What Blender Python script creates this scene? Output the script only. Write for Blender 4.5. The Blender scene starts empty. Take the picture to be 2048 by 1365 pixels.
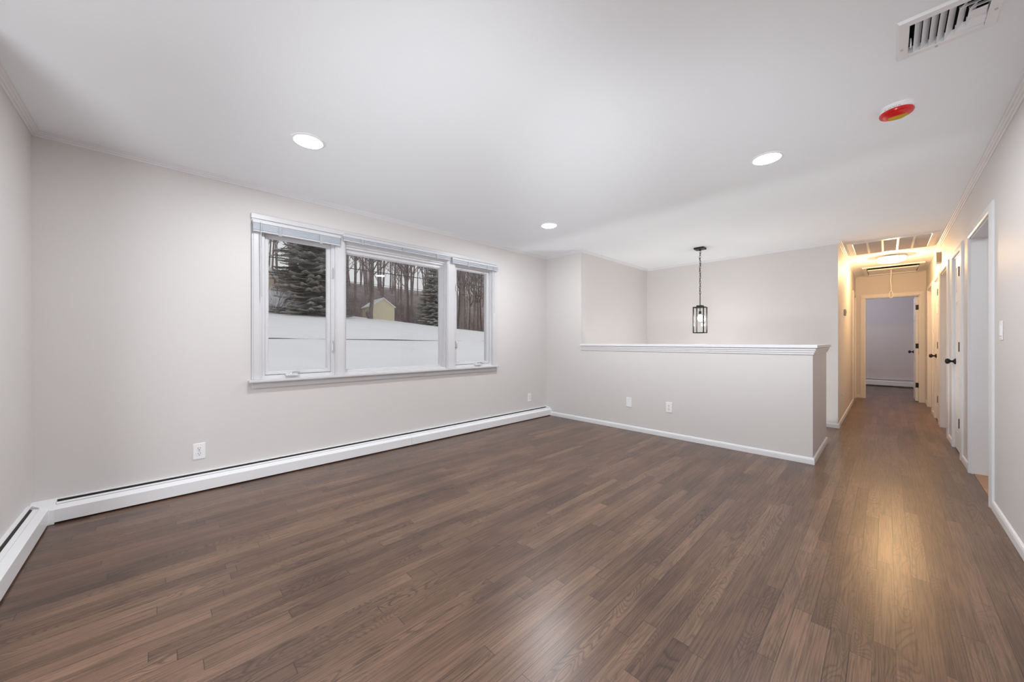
import bpy, bmesh, math, random
from mathutils import Vector, Matrix, noise as mnoise

random.seed(7)
SC = bpy.context.scene
COL = SC.collection
PI = math.pi

# ------------------------------------------------------------------ camera
cam = bpy.data.cameras.new('camera')
cam.sensor_width = 36.0
cam.lens = 725.33 * 36.0 / 2048.0
cam.shift_y = 1.25 / 2048.0
cam.clip_start = 0.02
cam.clip_end = 400
camo = bpy.data.objects.new('camera', cam)
camo.location = (0, 0, 1.10)
camo.rotation_euler = (PI / 2, 0, 0.802)
COL.objects.link(camo)
SC.camera = camo

# ------------------------------------------------------------------ world, exposure
W = bpy.data.worlds.new('world')
SC.world = W
W.use_nodes = True
bg = W.node_tree.nodes['Background']
# overcast sky: three times brighter overhead than at the horizon
_n, _l = W.node_tree.nodes, W.node_tree.links
_tc = _n.new('ShaderNodeTexCoord')
_sp = _n.new('ShaderNodeSeparateXYZ')
_l.new(_tc.outputs['Generated'], _sp.inputs[0])
_mr = _n.new('ShaderNodeMapRange')
_mr.inputs['From Min'].default_value = 0.0
_mr.inputs['From Max'].default_value = 1.0
_mr.inputs['To Min'].default_value = 0.72
_mr.inputs['To Max'].default_value = 0.86
_l.new(_sp.outputs['Z'], _mr.inputs['Value'])
bg.inputs[0].default_value = (0.99, 0.985, 1.0, 1)
_l.new(_mr.outputs[0], bg.inputs[1])
SC.view_settings.view_transform = 'Standard'
SC.view_settings.look = 'None'
SC.view_settings.gamma = 1.0
SC.view_settings.use_curve_mapping = False
SC.view_settings.exposure = 0.0
SC.cycles.use_denoising = True
SC.cycles.denoiser = 'OPENIMAGEDENOISE'
SC.cycles.denoising_input_passes = 'RGB_ALBEDO_NORMAL'
SC.cycles.denoising_prefilter = 'NONE'
SC.cycles.max_bounces = 16
SC.cycles.transparent_max_bounces = 32
SC.cycles.diffuse_bounces = 8
SC.cycles.sample_clamp_indirect = 3.0
SC.cycles.caustics_reflective = False
SC.cycles.caustics_refractive = False

# lamp strengths
P_RECESSED = 18.6      # watts of each recessed light
P_PENDANT = 4.0        # watts of the lantern bulb
P_HALL = 54.0           # watts of the hall drum lamp
P_FILL_SPOT1, P_FILL_SPOT2 = 265.0, 290.0   # watts of the added fill spots behind the camera
P_FILL = 28.0
P_FILL2 = 55.0         # watts of the added fill lights behind the camera
P_STAIR_FILL = 50.0          # watts of the added stairwell fill
P_SIDE_FILL = 13.0           # watts of the added side room fill

# ------------------------------------------------------------------ layout numbers
XW, YL, YH, YS, XR = -3.585, -0.562, 4.188, 6.169, 0.489
XE, XP, XC, YC, YE = -0.431, -2.950, -0.461, 5.23, 9.85
ZC = 2.375
XD, YD = -2.35, -3.6             # dining area behind the camera

# ------------------------------------------------------------------ materials
def srgb(r, g, b):
    f = lambda c: (c / 255 / 12.92) if c / 255 <= 0.04045 else ((c / 255 + 0.055) / 1.055) ** 2.4
    return (f(r), f(g), f(b), 1)

def new_mat(name):
    m = bpy.data.materials.new(name)
    m.use_nodes = True
    return m, m.node_tree, m.node_tree.nodes['Principled BSDF']

def mat(name, col, rough=0.5, metal=0.0, bump=0.0, bscale=200.0, var=0.0, vscale=3.0, emit=None, estr=0.0, spec=0.5, trans=0.0):
    m, nt, b = new_mat(name)
    b.inputs['Roughness'].default_value = rough
    b.inputs['Metallic'].default_value = metal
    b.inputs['Specular IOR Level'].default_value = spec
    b.inputs['Transmission Weight'].default_value = trans
    tc = nt.nodes.new('ShaderNodeTexCoord')
    n = nt.nodes.new('ShaderNodeTexNoise')
    n.inputs['Scale'].default_value = vscale
    n.inputs['Detail'].default_value = 4
    nt.links.new(tc.outputs['Object'], n.inputs['Vector'])
    r = nt.nodes.new('ShaderNodeValToRGB')
    r.color_ramp.elements[0].position = 0.3
    r.color_ramp.elements[1].position = 0.7
    r.color_ramp.elements[0].color = tuple(c * (1 - var) for c in col[:3]) + (1,)
    r.color_ramp.elements[1].color = tuple(min(1, c * (1 + var)) for c in col[:3]) + (1,)
    nt.links.new(n.outputs['Fac'], r.inputs['Fac'])
    nt.links.new(r.outputs['Color'], b.inputs['Base Color'])
    if bump:
        n2 = nt.nodes.new('ShaderNodeTexNoise')
        n2.inputs['Scale'].default_value = bscale
        nt.links.new(tc.outputs['Object'], n2.inputs['Vector'])
        bp = nt.nodes.new('ShaderNodeBump')
        bp.inputs['Strength'].default_value = bump
        bp.inputs['Distance'].default_value = 0.002
        nt.links.new(n2.outputs['Fac'], bp.inputs['Height'])
        nt.links.new(bp.outputs['Normal'], b.inputs['Normal'])
    if emit:
        b.inputs['Emission Color'].default_value = emit
        b.inputs['Emission Strength'].default_value = estr
    return m

def glass_mat(name, tint=(0.97, 0.98, 0.98, 1), ior=1.45):
    m = bpy.data.materials.new(name)
    m.use_nodes = True
    nt = m.node_tree
    nt.nodes.clear()
    out = nt.nodes.new('ShaderNodeOutputMaterial')
    mx = nt.nodes.new('ShaderNodeMixShader')
    fr = nt.nodes.new('ShaderNodeFresnel')
    # thin pane: the exit side reflects like the entry side
    ge = nt.nodes.new('ShaderNodeNewGeometry')
    mr = nt.nodes.new('ShaderNodeMapRange')
    mr.inputs['To Min'].default_value = ior
    mr.inputs['To Max'].default_value = 1.0 / ior
    nt.links.new(ge.outputs['Backfacing'], mr.inputs['Value'])
    nt.links.new(mr.outputs[0], fr.inputs['IOR'])
    t = nt.nodes.new('ShaderNodeBsdfTransparent')
    t.inputs['Color'].default_value = tint
    g = nt.nodes.new('ShaderNodeBsdfGlossy')
    g.inputs['Roughness'].default_value = 0.0
    nt.links.new(fr.outputs[0], mx.inputs[0])
    nt.links.new(t.outputs[0], mx.inputs[1])
    nt.links.new(g.outputs[0], mx.inputs[2])
    nt.links.new(mx.outputs[0], out.inputs[0])
    return m

def floor_mat():
    m, nt, b = new_mat('stained_oak_strip_floor')
    N, L = nt.nodes.new, nt.links.new
    def math_(op, a, c=None, clamp=False):
        n = N('ShaderNodeMath')
        n.operation = op
        n.use_clamp = clamp
        for i, v in enumerate((a, c)):
            if v is None:
                continue
            if isinstance(v, (int, float)):
                n.inputs[i].default_value = v
            else:
                L(v, n.inputs[i])
        return n.outputs[0]
    def comb(x, y, z=0.0):
        n = N('ShaderNodeCombineXYZ')
        for i, v in enumerate((x, y, z)):
            if isinstance(v, (int, float)):
                n.inputs[i].default_value = v
            else:
                L(v, n.inputs[i])
        return n.outputs[0]
    def wn(v, dim='1D'):
        n = N('ShaderNodeTexWhiteNoise')
        n.noise_dimensions = dim
        L(v, n.inputs['W' if dim == '1D' else 'Vector'])
        return n.outputs['Value']
    def nz(v, scale=1.0, det=3.0, dist=0.0, rough=0.5):
        n = N('ShaderNodeTexNoise')
        n.inputs['Scale'].default_value = scale
        n.inputs['Detail'].default_value = det
        n.inputs['Distortion'].default_value = dist
        n.inputs['Roughness'].default_value = rough
        L(v, n.inputs['Vector'])
        return n.outputs['Fac']
    def ramp(v, pts):
        r = N('ShaderNodeValToRGB')
        e = r.color_ramp.elements
        while len(e) < len(pts):
            e.new(0.5)
        for i, (p, c) in enumerate(pts):
            e[i].position = p
            e[i].color = c if len(c) == 4 else tuple(c) + (1,)
        L(v, r.inputs['Fac'])
        return r.outputs['Color']
    def ramp_f(v, a, b_, lo, hi):
        n = N('ShaderNodeMapRange')
        n.inputs['From Min'].default_value = a
        n.inputs['From Max'].default_value = b_
        n.inputs['To Min'].default_value = lo
        n.inputs['To Max'].default_value = hi
        L(v, n.inputs['Value'])
        return n.outputs[0]
    def mixc(f, a, c, mode='MIX'):
        n = N('ShaderNodeMix')
        n.data_type = 'RGBA'
        n.blend_type = mode
        if isinstance(f, (int, float)):
            n.inputs[0].default_value = f
        else:
            L(f, n.inputs[0])
        for i, v in ((6, a), (7, c)):
            if isinstance(v, tuple):
                n.inputs[i].default_value = v
            else:
                L(v, n.inputs[i])
        return n.outputs[2]
    tc = N('ShaderNodeTexCoord')
    sp = N('ShaderNodeSeparateXYZ')
    L(tc.outputs['Object'], sp.inputs[0])
    x, y = sp.outputs[0], sp.outputs[1]
    bw = 0.0575
    xs = math_('DIVIDE', x, bw)
    row = math_('FLOOR', xs)
    fx = math_('SUBTRACT', xs, row)
    r1 = wn(row)
    off = math_('MULTIPLY', r1, 7.3)
    ln = math_('ADD', math_('MULTIPLY', wn(math_('ADD', row, 31.7)), 0.6), 0.65)
    ys = math_('DIVIDE', math_('ADD', y, off), ln)
    brd = math_('FLOOR', ys)
    fy = math_('SUBTRACT', ys, brd)
    rid = wn(comb(row, brd, 0.0), '3D')
    rid2 = wn(comb(row, brd, 5.0), '3D')
    shift = math_('MULTIPLY', rid, 60.0)
    # cathedral figure: level lines of a stretched noise field
    xg = math_('ADD', math_('MULTIPLY', x, 9.0), shift)
    field = nz(comb(xg, math_('MULTIPLY', y, 1.5), math_('MULTIPLY', rid2, 40.0)), 1.0, 1.5, 0.5)
    rings = math_('FRACT', math_('MULTIPLY', field, 34.0))
    ringm = ramp(rings, [(0.0, (0.38, 0.36, 0.36)), (0.30, (0.96, 0.96, 0.96)), (0.78, (1.0, 1.0, 1.0)), (1.0, (0.38, 0.36, 0.36))])
    # long pores
    pores = nz(comb(math_('MULTIPLY', x, 230.0), math_('MULTIPLY', y, 5.0), shift), 1.0, 2.0)
    porem = ramp(pores, [(0.34, (0.42, 0.41, 0.40)), (0.58, (1.05, 1.05, 1.05))])
    blot = nz(comb(math_('ADD', math_('MULTIPLY', x, 6.0), shift), math_('MULTIPLY', y, 2.2), 3.0), 1.0, 3.0)
    base = ramp(math_('ADD', math_('MULTIPLY', rid2, 0.5), math_('MULTIPLY', blot, 0.5)),
                [(0.12, FLOOR_DARK), (0.5, FLOOR_MID), (0.88, FLOOR_LIGHT)])
    ringamt = ramp_f(rid, 0.35, 0.95, 0.16, 0.85)
    c = mixc(ringamt, base, mixc(1.0, base, ringm, 'MULTIPLY'))
    c = mixc(0.75, c, mixc(1.0, c, porem, 'MULTIPLY'))
    # dark smudges of stain
    sm = nz(comb(math_('MULTIPLY', x, 3.0), math_('MULTIPLY', y, 1.4), 8.0), 1.0, 3.0)
    c = mixc(1.0, c, ramp(sm, [(0.34, (0.72, 0.73, 0.76)), (0.55, (1, 1, 1))]), 'MULTIPLY')
    # seams
    ex = math_('MINIMUM', fx, math_('SUBTRACT', 1.0, fx))
    gapw = math_('MULTIPLY', math_('SUBTRACT', wn(comb(row, brd, 9.0), '3D'), 0.30, True), 0.052)
    gx = math_('LESS_THAN', ex, gapw)
    ey = math_('MULTIPLY', math_('MINIMUM', fy, math_('SUBTRACT', 1.0, fy)), ln)
    gy = math_('LESS_THAN', ey, 0.0012)
    gap = math_('MAXIMUM', gx, gy)
    c = mixc(math_('MULTIPLY', gap, 0.85), c, (0.018, 0.011, 0.008, 1))
    L(c, b.inputs['Base Color'])
    ro = math_('ADD', math_('MULTIPLY', nz(comb(math_('MULTIPLY', x, 3.0), y, 1.0), 2.0, 3.0), 0.06), 0.265)
    ro = math_('ADD', ro, math_('MULTIPLY', math_('SUBTRACT', 1.0, pores), 0.03))
    L(ro, b.inputs['Roughness'])
    b.inputs['Specular IOR Level'].default_value = 0.54
    bp = N('ShaderNodeBump')
    bp.inputs['Strength'].default_value = 0.12
    bp.inputs['Distance'].default_value = 0.001
    hgt = math_('SUBTRACT', math_('ADD', math_('MULTIPLY', pores, 0.0), math_('MULTIPLY', nz(comb(math_('MULTIPLY', x, 12.0), math_('MULTIPLY', y, 2.0), shift), 1.0, 1.0), 0.5)), math_('MULTIPLY', gap, 1.2))
    L(hgt, bp.inputs['Height'])
    L(bp.outputs['Normal'], b.inputs['Normal'])
    return m

FLOOR_DARK = (0.094, 0.050, 0.031, 1)
FLOOR_MID = (0.164, 0.092, 0.058, 1)
FLOOR_LIGHT = (0.240, 0.140, 0.090, 1)

M = {}
M['wall'] = mat('greige_wall_paint', (0.675, 0.650, 0.638, 1), 0.55, bump=0.08, bscale=260, var=0.006)
M['ceiling'] = mat('flat_white_ceiling_paint', (0.895, 0.925, 0.952, 1), 0.9, bump=0.05, bscale=220, var=0.004)
M['trim'] = mat('white_semi_gloss_trim', (0.78, 0.78, 0.795, 1), 0.32, var=0.004)
M['vinyl'] = mat('white_vinyl_window', (0.64, 0.637, 0.652, 1), 0.30, var=0.004)
M['casing'] = mat('white_window_casing_paint', (0.615, 0.61, 0.622, 1), 0.35, var=0.004)
M['door'] = mat('white_door_paint', (0.85, 0.845, 0.84, 1), 0.38, var=0.005)
M['enamel'] = mat('white_enamel_metal', (0.84, 0.845, 0.86, 1), 0.32, var=0.006)
M['fin'] = mat('shade_dark_fin_metal', (0.050, 0.044, 0.038, 1), 0.6, 0.2, var=0.15, vscale=30)  # near-black: the shade in the heater slot is put into the colour
M['dark'] = mat('dark_cavity', (0.018, 0.016, 0.016, 1), 0.8, var=0.1)  # near-black paint stands for the shade inside vent duct and hatch
M['slat'] = mat('blue_grey_aluminium_slat', (0.56, 0.60, 0.66, 1), 0.4, 0.0, var=0.01)
M['blind'] = mat('white_blind_rail', (0.60, 0.60, 0.62, 1), 0.4, var=0.004)
M['clear'] = mat('clear_plastic', (0.85, 0.88, 0.88, 1), 0.15, trans=0.55)
M['black'] = mat('matte_black_metal', (0.016, 0.015, 0.015, 1), 0.42, 0.3, var=0.05)
M['plate'] = mat('white_plastic_plate', (0.87, 0.87, 0.885, 1), 0.3, var=0.003)
M['slot'] = mat('dark_slot', (0.05, 0.05, 0.05, 1), 0.6)
M['red'] = mat('red_plastic_cover', (0.62, 0.012, 0.014, 1), 0.18, var=0.12, vscale=25)
M['yellow'] = mat('yellow_label', (0.56, 0.36, 0.01, 1), 0.4, var=0.08, vscale=60)
M['grey_print'] = mat('grey_print', (0.18, 0.18, 0.19, 1), 0.6)
M['glass'] = glass_mat('window_glass')
M['lantern_glass'] = glass_mat('lantern_glass', (0.99, 0.99, 0.99, 1), 1.35)
M['lens'] = mat('glowing_led_lens', (0.9, 0.9, 0.9, 1), 0.5, emit=(0.93, 0.965, 1.0, 1), estr=16.0)
M['bulb'] = mat('glowing_bulb', (0.9, 0.9, 0.9, 1), 0.4, emit=(1.0, 0.95, 0.84, 1), estr=45.0)
M['drum'] = mat('glowing_opal_glass', (0.9, 0.88, 0.82, 1), 0.3, emit=(1.0, 0.86, 0.62, 1), estr=6.0)
M['nickel'] = mat('brushed_nickel', (0.55, 0.54, 0.52, 1), 0.3, 0.9)
M['beige'] = mat('beige_plastic', (0.60, 0.51, 0.40, 1), 0.5, var=0.02)
M['stat'] = mat('grey_plastic', (0.42, 0.38, 0.36, 1), 0.5, var=0.02)
M['cord'] = mat('white_cotton_cord', (0.78, 0.72, 0.64, 1), 0.9, var=0.1, vscale=80)
M['wood'] = mat('plain_pine', (0.48, 0.27, 0.14, 1), 0.6, var=0.15, vscale=20)
M['grille'] = mat('grey_painted_grille', (0.62, 0.58, 0.56, 1), 0.5, var=0.02)
M['floor'] = floor_mat()
M['oakraw'] = mat('golden_oak_boards', (0.36, 0.17, 0.075, 1), 0.35, var=0.2, vscale=12)
M['snow'] = mat('fresh_snow', (0.865, 0.86, 0.885, 1), 0.8, bump=0.3, bscale=6, var=0.02, vscale=0.7)
M['shed'] = mat('cream_siding', (0.70, 0.62, 0.44, 1), 0.7, var=0.03)
M['house'] = mat('tan_siding', (0.66, 0.55, 0.45, 1), 0.7, var=0.03)
M['bark'] = mat('hazed_grey_brown_bark', (0.38, 0.312, 0.305, 1), 0.9, var=0.25, vscale=2)  # lightened so the haze over the woods sits in the bark colour
M['bark2'] = mat('dark_wet_bark', (0.190, 0.155, 0.147, 1), 0.9, var=0.25, vscale=2)
M['twig'] = mat('reddish_brown_brush', (0.30, 0.235, 0.228, 1), 0.9, var=0.3, vscale=1)
M['needle'] = mat('dull_spruce_needles', (0.25, 0.235, 0.208, 1), 0.85, var=0.3, vscale=0.8)
M['needle2'] = mat('frosted_spruce_needles', (0.33, 0.32, 0.29, 1), 0.85, var=0.3, vscale=0.8)
M['kerb'] = mat('dark_wet_asphalt', (0.11, 0.10, 0.10, 1), 0.8, var=0.2, vscale=5)

def woods_floor():
    m, nt, b = new_mat('leaf_litter_with_snow_patches')
    tc = nt.nodes.new('ShaderNodeTexCoord')
    n = nt.nodes.new('ShaderNodeTexNoise')
    n.inputs['Scale'].default_value = 0.55
    n.inputs['Detail'].default_value = 8
    n.inputs['Roughness'].default_value = 0.7
    nt.links.new(tc.outputs['Object'], n.inputs['Vector'])
    r = nt.nodes.new('ShaderNodeValToRGB')
    e = r.color_ramp.elements
    e[0].position = 0.42
    e[0].color = (0.27, 0.222, 0.216, 1)
    e[1].position = 0.72
    e[1].color = (0.42, 0.38, 0.39, 1)
    nt.links.new(n.outputs['Fac'], r.inputs['Fac'])
    nt.links.new(r.outputs['Color'], b.inputs['Base Color'])
    b.inputs['Roughness'].default_value = 0.95
    return m
M['woods'] = woods_floor()

# ------------------------------------------------------------------ mesh helpers
class MB:
    def __init__(s):
        s.v, s.f = [], []
    def add(s, vs, fs):
        o = len(s.v)
        s.v += [tuple(p) for p in vs]
        s.f += [tuple(i + o for i in f) for f in fs]
        return s
    def box(s, x0, x1, y0, y1, z0, z1):
        x0, x1 = min(x0, x1), max(x0, x1)
        y0, y1 = min(y0, y1), max(y0, y1)
        z0, z1 = min(z0, z1), max(z0, z1)
        vs = [(x, y, z) for z in (z0, z1) for y in (y0, y1) for x in (x0, x1)]
        return s.add(vs, [(0, 2, 3, 1), (4, 5, 7, 6), (0, 1, 5, 4), (2, 6, 7, 3), (0, 4, 6, 2), (1, 3, 7, 5)])
    def prism(s, poly, z0, z1):
        n = len(poly)
        vs = [(p[0], p[1], z0) for p in poly] + [(p[0], p[1], z1) for p in poly]
        return s.add(vs, [tuple(range(n))[::-1], tuple(range(n, 2 * n))] + [(i, (i + 1) % n, n + (i + 1) % n, n + i) for i in range(n)])
    def sweep(s, path, prof, nrm, closed=False):
        """prof (a, b): a to the left of the path (nrm x dir), b along nrm; mitred corners"""
        n = Vector(nrm).normalized()
        P = [Vector(p) for p in path]
        k, m = len(P), len(prof)
        vs = []
        for i, p in enumerate(P):
            def side(a, b):
                return n.cross((b - a).normalized())
            if closed or 0 < i < k - 1:
                l0 = side(P[i - 1], p)
                l1 = side(p, P[(i + 1) % k])
                l = l0 + l1
                l = l * (2.0 / max(1e-6, l.dot(l)))
            else:
                l = side(P[0], P[1]) if i == 0 else side(P[-2], P[-1])
            vs += [p + l * a + n * b for a, b in prof]
        fs = []
        for i in range(k if closed else k - 1):
            j = (i + 1) % k
            for q in range(m):
                r = (q + 1) % m
                fs.append((i * m + q, i * m + r, j * m + r, j * m + q))
        if not closed:
            fs.append(tuple(range(m))[::-1])
            fs.append(tuple((k - 1) * m + q for q in range(m)))
        return s.add(vs, fs)
    def tube(s, pts, r, seg=8, cap=True):
        P = [Vector(p) for p in pts]
        rs = r if isinstance(r, (list, tuple)) else [r] * len(P)
        vs, fs = [], []
        up = None
        for i, p in enumerate(P):
            d = (P[min(i + 1, len(P) - 1)] - P[max(i - 1, 0)]).normalized()
            if up is None:
                up = Vector((0, 0, 1)) if abs(d.z) < 0.9 else Vector((1, 0, 0))
            a = d.cross(up).normalized()
            up = a.cross(d).normalized()
            for q in range(seg):
                t = 2 * PI * q / seg
                vs.append(p + (a * math.cos(t) + up * math.sin(t)) * rs[i])
        for i in range(len(P) - 1):
            for q in range(seg):
                r2 = (q + 1) % seg
                fs.append((i * seg + q, i * seg + r2, (i + 1) * seg + r2, (i + 1) * seg + q))
        if cap:
            fs.append(tuple(range(seg))[::-1])
            fs.append(tuple((len(P) - 1) * seg + q for q in range(seg)))
        return s.add(vs, fs)
    def lathe(s, prof, seg=32, axis='z', c=(0, 0, 0)):
        """prof list of (r, h) along the axis"""
        vs, fs = [], []
        for r, hh in prof:
            for q in range(seg):
                t = 2 * PI * q / seg
                a, b = r * math.cos(t), r * math.sin(t)
                v = {'z': (a, b, hh), 'x': (hh, a, b), 'y': (b, hh, a)}[axis]
                vs.append((v[0] + c[0], v[1] + c[1], v[2] + c[2]))
        for i in range(len(prof) - 1):
            for q in range(seg):
                r2 = (q + 1) % seg
                fs.append((i * seg + q, i * seg + r2, (i + 1) * seg + r2, (i + 1) * seg + q))
        fs.append(tuple(range(seg))[::-1])
        fs.append(tuple((len(prof) - 1) * seg + q for q in range(seg)))
        return s.add(vs, fs)
    def torus(s, c, R, r, axis='z', sx=1.0, sy=1.0, seg=24, sg=6):
        vs, fs = [], []
        for i in range(seg):
            t = 2 * PI * i / seg
            for q in range(sg):
                u = 2 * PI * q / sg
                a, b, hh = (R + r * math.cos(u)) * math.cos(t) * sx, (R + r * math.cos(u)) * math.sin(t) * sy, r * math.sin(u)
                v = {'z': (a, b, hh), 'x': (hh, a, b), 'y': (a, hh, b)}[axis]
                vs.append((v[0] + c[0], v[1] + c[1], v[2] + c[2]))
        for i in range(seg):
            for q in range(sg):
                j, k = (i + 1) % seg, (q + 1) % sg
                fs.append((i * sg + q, j * sg + q, j * sg + k, i * sg + k))
        return s.add(vs, fs)
    def slab(s, ax, a0, a1, u0, u1, v0, v1, holes=()):
        """wall slab across axis ax (0,1,2) with rectangular holes (u0,u1,v0,v1); only outer skins"""
        us = sorted({u0, u1} | {min(max(h[i], u0), u1) for h in holes for i in (0, 1)})
        vs_ = sorted({v0, v1} | {min(max(h[i], v0), v1) for h in holes for i in (2, 3)})
        nu, nv = len(us) - 1, len(vs_) - 1
        def solid(i, j):
            if not (0 <= i < nu and 0 <= j < nv):
                return False
            cu, cv = (us[i] + us[i + 1]) / 2, (vs_[j] + vs_[j + 1]) / 2
            return not any(h[0] < cu < h[1] and h[2] < cv < h[3] for h in holes)
        o = [k for k in range(3) if k != ax]
        def pt(a, u, v):
            p = [0, 0, 0]
            p[ax], p[o[0]], p[o[1]] = a, u, v
            return tuple(p)
        for i in range(nu):
            for j in range(nv):
                if not solid(i, j):
                    continue
                A, B, C, D = us[i], us[i + 1], vs_[j], vs_[j + 1]
                for a in (a0, a1):
                    s.add([pt(a, A, C), pt(a, B, C), pt(a, B, D), pt(a, A, D)], [(0, 1, 2, 3)])
                if not solid(i - 1, j):
                    s.add([pt(a0, A, C), pt(a1, A, C), pt(a1, A, D), pt(a0, A, D)], [(0, 1, 2, 3)])
                if not solid(i + 1, j):
                    s.add([pt(a0, B, C), pt(a1, B, C), pt(a1, B, D), pt(a0, B, D)], [(0, 1, 2, 3)])
                if not solid(i, j - 1):
                    s.add([pt(a0, A, C), pt(a1, A, C), pt(a1, B, C), pt(a0, B, C)], [(0, 1, 2, 3)])
                if not solid(i, j + 1):
                    s.add([pt(a0, A, D), pt(a1, A, D), pt(a1, B, D), pt(a0, B, D)], [(0, 1, 2, 3)])
        return s
    def build(s, name, m, parent=None, world=True, bevel=0.0, smooth=None, mats=None):
        """world=True: vertices are world coordinates; otherwise local to the parent"""
        vs = s.v
        loc = Vector((0, 0, 0))
        if parent is not None:
            if world:
                q = parent
                while q is not None:
                    loc += q.location
                    q = q.parent
        else:
            xs = [p[0] for p in vs]; ys = [p[1] for p in vs]; zs = [p[2] for p in vs]
            loc = Vector(((min(xs) + max(xs)) / 2, (min(ys) + max(ys)) / 2, min(zs)))
        me = bpy.data.meshes.new(name)
        me.from_pydata([(p[0] - loc.x, p[1] - loc.y, p[2] - loc.z) for p in vs], [], s.f)
        bm = bmesh.new()
        bm.from_mesh(me)
        bmesh.ops.remove_doubles(bm, verts=bm.verts, dist=1e-5)
        bmesh.ops.recalc_face_normals(bm, faces=bm.faces)
        bm.to_mesh(me)
        bm.free()
        me.materials.append(m)
        o = bpy.data.objects.new(name, me)
        COL.objects.link(o)
        if parent is None:
            o.location = loc
        else:
            o.parent = parent
        if smooth is not None:
            for p in me.polygons:
                p.use_smooth = True
            md = o.modifiers.new('es', 'EDGE_SPLIT')
            md.split_angle = math.radians(smooth)
        if bevel:
            bv = o.modifiers.new('bv', 'BEVEL')
            bv.width = bevel
            bv.segments = 2
            bv.limit_method = 'ANGLE'
            bv.angle_limit = math.radians(40)
        return o

def empty(name, loc):
    o = bpy.data.objects.new(name, None)
    o.empty_display_size = 0.05
    o.location = loc
    COL.objects.link(o)
    return o

def tag(o, label, cat, group=None, kind=None):
    o['label'] = label
    o['category'] = cat
    if group:
        o['group'] = group
    if kind:
        o['kind'] = kind
    return o

def struct(o, label=None, cat=None):
    o['kind'] = 'structure'
    if label:
        o['label'] = label
        o['category'] = cat
    return o

def copy_tree(o, parent=None):
    c = o.copy()
    COL.objects.link(c)
    if parent is not None:
        c.parent = parent
    for ch in list(o.children):
        copy_tree(ch, c)
    return c

def lamp(name, kind, loc, power, color, parent, size=0.1):
    d = bpy.data.lights.new(name, kind)
    d.energy = power
    d.color = color
    d.shadow_soft_size = size
    o = bpy.data.objects.new(name, d)
    COL.objects.link(o)
    o.parent = parent
    o.location = loc
    return o

# ================================================================== STRUCTURE
# ---- window openings on the window wall
WZ0, WZ1 = 0.800, 2.075
U = [(0.592, 1.165), (1.252, 2.395), (2.512, 3.098)]

mb = MB()
mb.slab(2, -0.12, 0.0, XW - 0.15, 2.4, YD - 0.15, 13.0, holes=[(XP, -0.75, YH + 0.115, YS)])
struct(mb.build('floor', M['floor']), 'dark brown stained oak strip floor with a satin finish', 'floor')

VX0, VX1, VY0, VY1 = 0.028, 0.306, 2.118, 2.398        # ceiling vent
GX0, GX1, GY0, GY1 = -0.375, 0.432, 6.42, 7.36          # return grille
HX0, HX1, HY0, HY1 = -0.300, 0.425, 8.72, 9.80          # attic hatch
mb = MB()
mb.slab(2, ZC, ZC + 0.12, XW - 0.15, 2.4, YD - 0.15, 13.0,
        holes=[(VX0 + .03, VX1 - .03, VY0 + .03, VY1 - .03), (GX0 + .06, GX1 - .06, GY0 + .06, GY1 - .03), (HX0 + .055, HX1 - .055, HY0 + .05, HY1 - .05)])
struct(mb.build('ceiling', M['ceiling']), 'smooth flat white ceiling', 'ceiling')

mb = MB()
mb.slab(0, XW - 0.15, XW, YL - 0.12, YH + 0.12, 0.0, ZC, holes=[(a, b, WZ0, WZ1) for a, b in U])
struct(mb.build('wall_west', M['wall']), 'pale greige wall holding the triple window', 'wall')

mb = MB()
mb.box(XW - 0.15, XD, YL - 0.12, YL, 0, ZC)
struct(mb.build('wall_south', M['wall']), 'pale wall at the near end with its baseboard heater', 'wall')

# dining area behind the camera (closed in, with an added opening to let daylight in)
mb = MB()
mb.slab(0, XD - 0.12, XD, YD, YL - 0.12, 0, ZC)
mb.slab(1, YD - 0.12, YD, XD - 0.12, XR, 0, ZC, holes=[(-1.95, 0.05, 0.05, 2.1)])
struct(mb.build('wall_dining', M['wall']), 'walls of the dining area', 'wall')

# right wall with its door openings
A0, A1 = 3.980, 4.860
D2a, D2b = 5.362, 5.945
D3a, D3b = 6.440, 7.200
D4a, D4b = 7.430, 8.020
D5a, D5b = 8.468, 9.300
DZ = 1.965
mb = MB()
mb.slab(0, XR, XR + 0.115, YD - 0.12, YE + 0.12, 0, ZC,
        holes=[(A0, A1, -1, DZ), (D2a, D2b, -1, DZ), (D3a, D3b, -1, DZ), (D4a, D4b, -1, DZ), (D5a, D5b, -1, DZ)])
struct(mb.build('wall_east', M['wall']), 'long white wall of doors running down the hall', 'wall')

# stub wall + stairwell walls
mb = MB()
mb.box(XW, XP, YH, YH + 0.12, 0, ZC)
struct(mb.build('wall_north', M['wall']), 'short full height wall stub beside the half wall', 'wall')
mb = MB()
mb.box(XP - 0.12, XP, YH + 0.12, YS + 0.12, -1.5, ZC)
mb.box(XP, XE, YS, YS + 0.12, -1.5, ZC)
mb.box(XP, -0.75, YH + 0.0, YH + 0.115, -1.5, -0.12)
mb.box(-0.75, -0.63, YH + 0.115, YS, -1.5, -0.12)
struct(mb.build('wall_stairwell', M['wall']), 'pale stairwell walls behind the lantern', 'wall')
mb = MB()
mb.box(XP, -0.75, YH + 0.115, YS, -1.6, -1.5)
for i in range(6):
    mb.box(-0.75 - 0.26 * (i + 1), -0.75 - 0.26 * i, YC, YS, -1.5, -0.19 * (i + 1))
struct(mb.build('floor_stair', M['floor']), 'steps down to the entry landing', 'stairs')

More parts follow.
